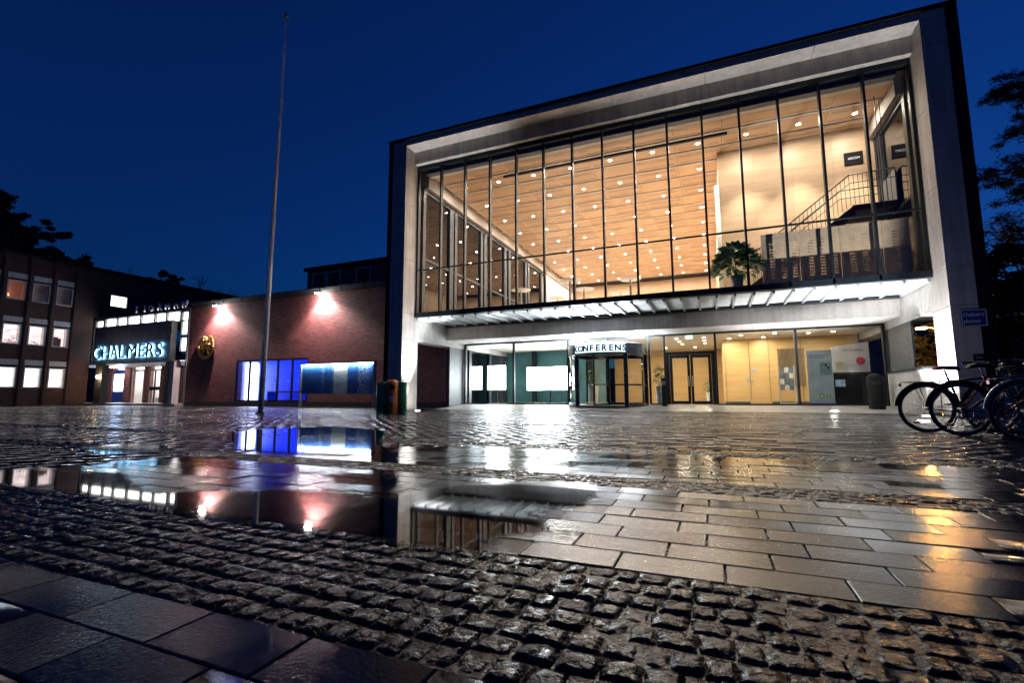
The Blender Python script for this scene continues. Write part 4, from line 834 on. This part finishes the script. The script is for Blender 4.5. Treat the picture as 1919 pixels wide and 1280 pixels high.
MB().box(4.25, 4.3, 21.5, 21.55, .17, 1.4).box(5.3, 5.35, 21.5, 21.55, .17, 1.4).build('legs', M_BLACK, wp_); MB().tube([(5.1, 21.499, 1.82), (5.1, 21.488, 1.82)], .14, 24).build('red_disc', simple('red_print', (.6, .05, .07), .5), wp_); box('frame', (4.3, 4.58, 21.488, 21.499, 1.52, 1.8), simple('yellowish_paper', (.6, .58, .4), .6), wp_)
put_text('som levniser', 4.55, 5.25, 21.497, 2.2, .07, M_FRAME, wp_, .002)
ds_ = thing('reception_desk', 'dark reception desk with a blue monitor behind the right glass', 'desk', (4.7, 20.9, .17)); box('body', (4.05, 5.35, 20.8, 21.3, .17, 1.3), M_BLACK, ds_); box('top', (4.0, 5.38, 20.75, 21.35, 1.302, 1.36), M_FRAME, ds_); box('paper', (4.1, 4.4, 20.735, 20.749, .85, 1.1), simple('pale_blue_sheet', (.3, .45, .6), .5), ds_)
rk = thing('brochure_rack', 'tall brochure rack with printed leaflets by the wood wall', 'rack', (2.75, 22.3, .17)); MB().box(2.45, 2.49, 22.3, 22.34, .17, 1.75).box(3.0, 3.04, 22.3, 22.34, .17, 1.75).box(2.49, 3.0, 22.3, 22.5, .2, .24).build('frame', M_ALU, rk)
for j in range(4):
    for i in range(3): box('leaflet', (2.5+i*.165, 2.65+i*.165, 22.29, 22.31, .75+j*.24, .95+j*.24), simple('leaflet%d' % ((i+j) % 3), [(.12, .13, .15), (.5, .5, .5), (.08, .14, .22)][(i+j) % 3], .5), rk)

# ================================================================== bicycles
M_TYRE = simple('tyre_rubber', (.012, .012, .012), .7); M_RIM = simple('rim_metal', (.35, .35, .36), .3, .9); M_SAD = simple('saddle_black', (.012, .012, .013), .5); M_PINK = simple('pink_saddle_cover', (.35, .03, .12), .6); M_BAS = M_BLACK; M_REFL = simple('amber_reflector', (.85, .28, .02), .25); M_REDL = simple('red_reflector', (.6, .03, .02), .25)
WB, WR = 1.06, .335
def bicycle(label, loc, rz, fcol, saddle, basket, carrier, fender):
    t = thing('bicycle', label, 'bicycle', (0, 0, 0), 'bicycles parked by the right column'); MF = simple('bike_paint', fcol, .3, .2, .1)
    Z = WR+.018
    for x in (0, WB):
        wh = MB().torus((x, 0, Z), WR, .019, 'y', 48, 8).build('wheel', M_TYRE, t, True)
        MB().torus((x, 0, Z), WR-.026, .011, 'y', 48, 6).build('rim', M_RIM, wh, True)
        sp_ = MB()
        for q in range(28):
            a = q*2*math.pi/28; s_ = (-1)**q; b0 = a+s_*.5; sp_.tube([(x+.03*math.cos(b0), s_*.025, Z+.03*math.sin(b0)), (x+(WR-.03)*math.cos(a), 0, Z+(WR-.03)*math.sin(a))], .0016, 4, False)
        sp_.build('spokes', M_RIM, wh); MB().tube([(x, -.05, Z), (x, .05, Z)], .022, 10).build('hub', M_RIM, wh)
        if x == 0: MB().box(x-.17, x-.09, -.012, .012, Z-.22, Z-.19).build('spoke_reflector', M_REFL, wh)
        if fender: MB().torus((x, 0, Z), WR+.035, .022, 'y', 30, 6, R(10 if x else -10), R(175 if x == 0 else 130)).build('mudguard', fender, t, True)
    bb, st_, hd, hb = (.44, 0, .28), (.27, 0, .80), (.86, 0, .84), (.91, 0, .68)
    MB().tube([bb, st_], .016, 8).tube([bb, hb], .018, 8).tube([(.295, 0, .74), (.875, 0, .80)], .015, 8).tube([hb, hd], .02, 8).tube([(0, .045, Z), (.42, .03, .29)], .010, 6).tube([(0, -.045, Z), (.42, -.03, .29)], .010, 6).tube([(0, .045, Z), (.29, .012, .74)], .009, 6).tube([(0, -.045, Z), (.29, -.012, .74)], .009, 6).build('frame', MF, t, True)
    MB().tube([hb, (.94, .05, .60), (1.0, .05, .48), (WB, .05, Z)], [.018, .014, .012, .01], 6).tube([hb, (.94, -.05, .60), (1.0, -.05, .48), (WB, -.05, Z)], [.018, .014, .012, .01], 6).build('fork', MF, t, True)
    MB().tube([st_, (.245, 0, .90)], .013, 8).build('seat_post', M_RIM, t)
    sd = MB(); pr2 = [(-.05, .085, 0), (.02, .095, .012), (.1, .055, .01), (.18, .028, .005), (.24, .018, -.01)]; V = []; Fc = []
    for (x, hw, dz) in pr2:
        for k in range(8): a = k*math.pi/4; V.append((.18+x, hw*math.cos(a), .925+dz+.03*math.sin(a)))
    for i in range(4):
        for k in range(8): Fc.append((i*8+k, i*8+(k+1) % 8, (i+1)*8+(k+1) % 8, (i+1)*8+k))
    Fc += [tuple(range(7, -1, -1)), tuple(range(32, 40))]; sd.add(V, Fc).build('saddle', saddle, t, True)
    MB().tube([hd, (.835, 0, .95)], .014, 8).tube([(.835, -.05, .96), (.835, .05, .96)], .014, 8).tube([(.62, .29, 1.0), (.75, .28, 1.0), (.85, .16, .985), (.84, .05, .96), (.84, -.05, .96), (.85, -.16, .985), (.75, -.28, 1.0), (.62, -.29, 1.0)], .011, 8).build('handlebar', M_RIM, t, True)
    MB().tube([(.60, .29, 1.0), (.71, .285, 1.0)], .016, 8).build('grip', M_SAD, t); MB().tube([(.60, -.29, 1.0), (.71, -.285, 1.0)], .016, 8).build('grip', M_SAD, t)
    ch = MB().torus((bb[0], -.05, bb[2]), .085, .008, 'y', 24, 5).tube([(bb[0], -.06, bb[2]), (bb[0]+.11, -.07, bb[2]-.12)], .009, 6).tube([(bb[0], .06, bb[2]), (bb[0]-.11, .07, bb[2]+.12)], .009, 6).tube([(bb[0], -.05, bb[2]+.085), (0, -.05, Z+.035)], .005, 4).tube([(bb[0], -.05, bb[2]-.085), (0, -.05, Z-.035)], .005, 4).build('crankset', M_RIM, t); box('pedal', (bb[0]+.06, bb[0]+.16, -.15, -.07, bb[2]-.135, bb[2]-.11), M_SAD, ch); box('pedal', (bb[0]-.16, bb[0]-.06, .07, .15, bb[2]+.11, bb[2]+.135), M_SAD, ch)
    if carrier:
        cr = MB().tube([(.25, .06, .74), (-.28, .06, .73), (-.30, 0, .73), (-.28, -.06, .73), (.25, -.06, .74)], .006, 6).tube([(-.28, 0, .73), (.25, 0, .74)], .005, 5).tube([(-.12, .06, .73), (0, .06, Z)], .005, 5).tube([(-.12, -.06, .73), (0, -.06, Z)], .005, 5).tube([(0, -.06, .735), (0, .06, .735)], .005, 5).build('carrier', M_RIM, t); MB().box(-.325, -.30, -.03, .03, .67, .72).build('rear_light', M_REDL, cr)
    if basket:
        bm_ = MB()
        for k in range(6):
            zz = .72+k*.045; a = .12+k*.008; bm_.tube([(1.12-a, -a, zz), (1.12+a, -a, zz), (1.12+a, a, zz), (1.12-a, a, zz), (1.12-a, -a, zz)], .004, 4)
        for q in range(-2, 3):
            for s_ in (-1, 1): bm_.tube([(1.12+q*.055, s_*.12, .72), (1.12+q*.07, s_*.16, .95)], .003, 4).tube([(1.12+s_*.12, q*.055, .72), (1.12+s_*.16, q*.07, .95)], .003, 4)
        bm_.build('basket', M_BAS, t)
    MB().tube([(.40, .05, .26), (.34, .20, .01)], .008, 6).build('kickstand', M_RIM, t)
    t.location = loc; t.rotation_euler = (R(3), 0, R(rz))
    for ch_ in t.children: ch_.matrix_parent_inverse = Matrix.Identity(4)
bicycle('bicycle with a dark pink saddle cover and rear carrier, farthest left', (2.82, 8.78, 0), 6, (.02, .03, .05), M_PINK, True, True, M_BLACK)
bicycle('red framed bicycle with black saddle, second from the left', (3.02, 8.28, 0), 5, (.28, .012, .02), M_SAD, False, False, M_BLACK)
bicycle('bicycle with bright silver mudguards at right edge of the picture', (3.30, 7.45, 0), 4, (.02, .02, .025), M_SAD, True, True, M_RIM)
bicycle('dark blue bicycle tucked behind the red one', (3.75, 9.3, 0), 8, (.02, .035, .10), M_SAD, True, True, M_BLACK)
bicycle('dark bicycle half outside the right edge behind the basket', (4.05, 8.55, 0), 3, (.02, .02, .02), M_SAD, False, True, M_BLACK)

# ================================================================== trees and the wooded hill
def tree(name, label, base, h, crown, seed, lean=0, bare=False, group=None, lsize=.16, nleaf=3000, mat=None, asp=.5):
    r = random.Random(seed); t = thing(name, label, 'tree', base, group); B = Vector(base); tr_ = MB(); tips = []
    th = h*(.95 if not bare else .68)
    pts = [B+Vector((lean*q*h*.3+r.gauss(0, .02*h*.1), r.gauss(0, .01*h), th*q)) for q in (0, .25, .5, .75, 1)]
    tr_.tube(pts, [h*.018, h*.015, h*.012, h*.008, h*.003 if not bare else h*.006], 8)
    def br(p, d, L_, rad, lv):
        q1 = p+d*L_*.5+Vector((r.gauss(0, 1), r.gauss(0, 1), r.gauss(0, 1)))*L_*.06; q2 = q1+(d+Vector((r.gauss(0, .15), r.gauss(0, .15), .15 if bare else .03))).normalized()*L_*.5
        (tr_ if lv < 2 or not bare else tw).tube([p, q1, q2], [rad, rad*.7, rad*.3], 4, False); tips.append((q1, L_)); tips.append((q2, L_))
        if lv < (3 if bare else 1):
            for _ in range(4 if bare else 5):
                k = r.uniform(.3, 1); dd = (d+Vector((r.gauss(0, .55), r.gauss(0, .55), r.gauss(.15, .35)))).normalized(); br(p.lerp(q2, k), dd, L_*r.uniform(.45, .7), rad*.5, lv+1)
    tw = MB(); n = 12 if bare else 30
    for i in range(n):
        k = r.uniform(.4, 1) if bare else .2+.8*(i/n)**.9; seg = min(3, int(k*4)); p = pts[seg].lerp(pts[seg+1], k*4-seg)
        a = r.uniform(0, 6.28); d = Vector((math.cos(a), math.sin(a), r.uniform(.4, 1.6) if bare else r.uniform(-.12, .35))).normalized()
        L_ = crown*(1.1 if bare else (1.15-.8*k)*r.uniform(.6, 1.15)); br(p, d, L_, h*.005, 0)
    tr_.build('trunk', M_BARK, t, True)
    if bare: tw.build('twigs', M_BARK, t)
    else:
        V = []; 
        for i in range(nleaf):
            p, L_ = r.choice(tips); c = p+Vector((r.gauss(0, .12), r.gauss(0, .12), r.gauss(0, .07)))*max(1.2, L_*.9); d = Vector((r.gauss(0, 1), r.gauss(0, 1), r.gauss(0, .5))).normalized()*lsize; e_ = d.cross(Vector((r.gauss(0, 1), r.gauss(0, 1), r.gauss(0, 1)))).normalized()*lsize*asp
            V += [c-d, c+e_, c+d, c-e_]
        np_mesh('crown', np.array([tuple(v) for v in V]), np.arange(len(V)).reshape(-1, 4), mat or M_DARKLEAF, t)
    return t
tree('pine_tree', 'tall dark pine with open layered branches right of the concrete column', (15.2, 29, 0), 17.5, 4.2, 11, .06, lsize=.13, nleaf=42000, asp=.14)
tree('pine_tree', 'dark pine behind the tall one at the right edge', (19.5, 33, 0), 19, 4.5, 12, -.03, lsize=.14, nleaf=42000, asp=.14)
tree('broadleaf_tree', 'low bushy tree lit orange by the street lamp beyond the opening', (13.2, 37, 0), 6.5, 2.4, 13, 0, lsize=.09, nleaf=12000, mat=simple('lamp_side_foliage', (.05, .055, .025), .6, 0, .3, 3))
tree('broadleaf_tree', 'dark bushy tree right of the column beside the bicycles', (11.0, 25, 0), 6.5, 2.3, 14, 0, lsize=.09, nleaf=16000)
tree('broadleaf_tree', 'dense dark tree rising above the office wing at the left edge', (-60, 18.5, 0), 20.0, 6.0, 21, 0, lsize=.22, nleaf=36000)
tree('broadleaf_tree', 'dense dark tree sloping down behind the office wing roof', (-60, 23.0, 0), 17.6, 4.8, 22, 0, lsize=.22, nleaf=32000)
tree('broadleaf_tree', 'rounded dark evergreen above the roof behind the lit upper window', (-62, 36.0, 0), 16.4, 3.6, 25, 0, lsize=.2, nleaf=20000)
for yy, h, lab in ((14.0, 17.0, 'dense dark tree at the far left behind the office wing'), (20.8, 18.6, 'dense dark tree between the two tallest behind the office wing'), (25.2, 14.6, 'low dense tree where the dark ridge meets the roofline')):
    tree('broadleaf_tree', lab, (-58.5, yy, 0), h, 4.8, int(yy*10), 0, lsize=.22, nleaf=30000)
for i, (yy, h) in enumerate(((26.5, 16.5), (29, 16.4), (31.8, 16.2), (41, 18.0), (45, 17.2), (49, 17.6))):
    tree('bare_tree', 'leafless tree showing above the dark roofline, %s from the left' % ['first', 'second', 'third', 'fourth', 'fifth', 'last'][i], (-61, yy, 0), h, 2.6, 30+i, 0, True, 'leafless trees behind the office wing')
hv = []; 
for i in range(60):
    for j in range(12):
        a = i/59; x = -140+a*210; d = j/11; y_ = 46+d*60+(-18 if x < -70 else 0)*(1-a); hv.append((x, y_, -.05+(1-math.exp(-d*2.4))*(9+5*math.sin(x*.045)+2*math.sin(x*.13+j))))
np_hill = np_mesh('hill', np.array(hv), np.array([(i*12+j, (i+1)*12+j, (i+1)*12+j+1, i*12+j+1) for i in range(59) for j in range(11)]), simple('hill_soil', (.02, .022, .016), .9), None, True); tag(np_hill, kind='structure')
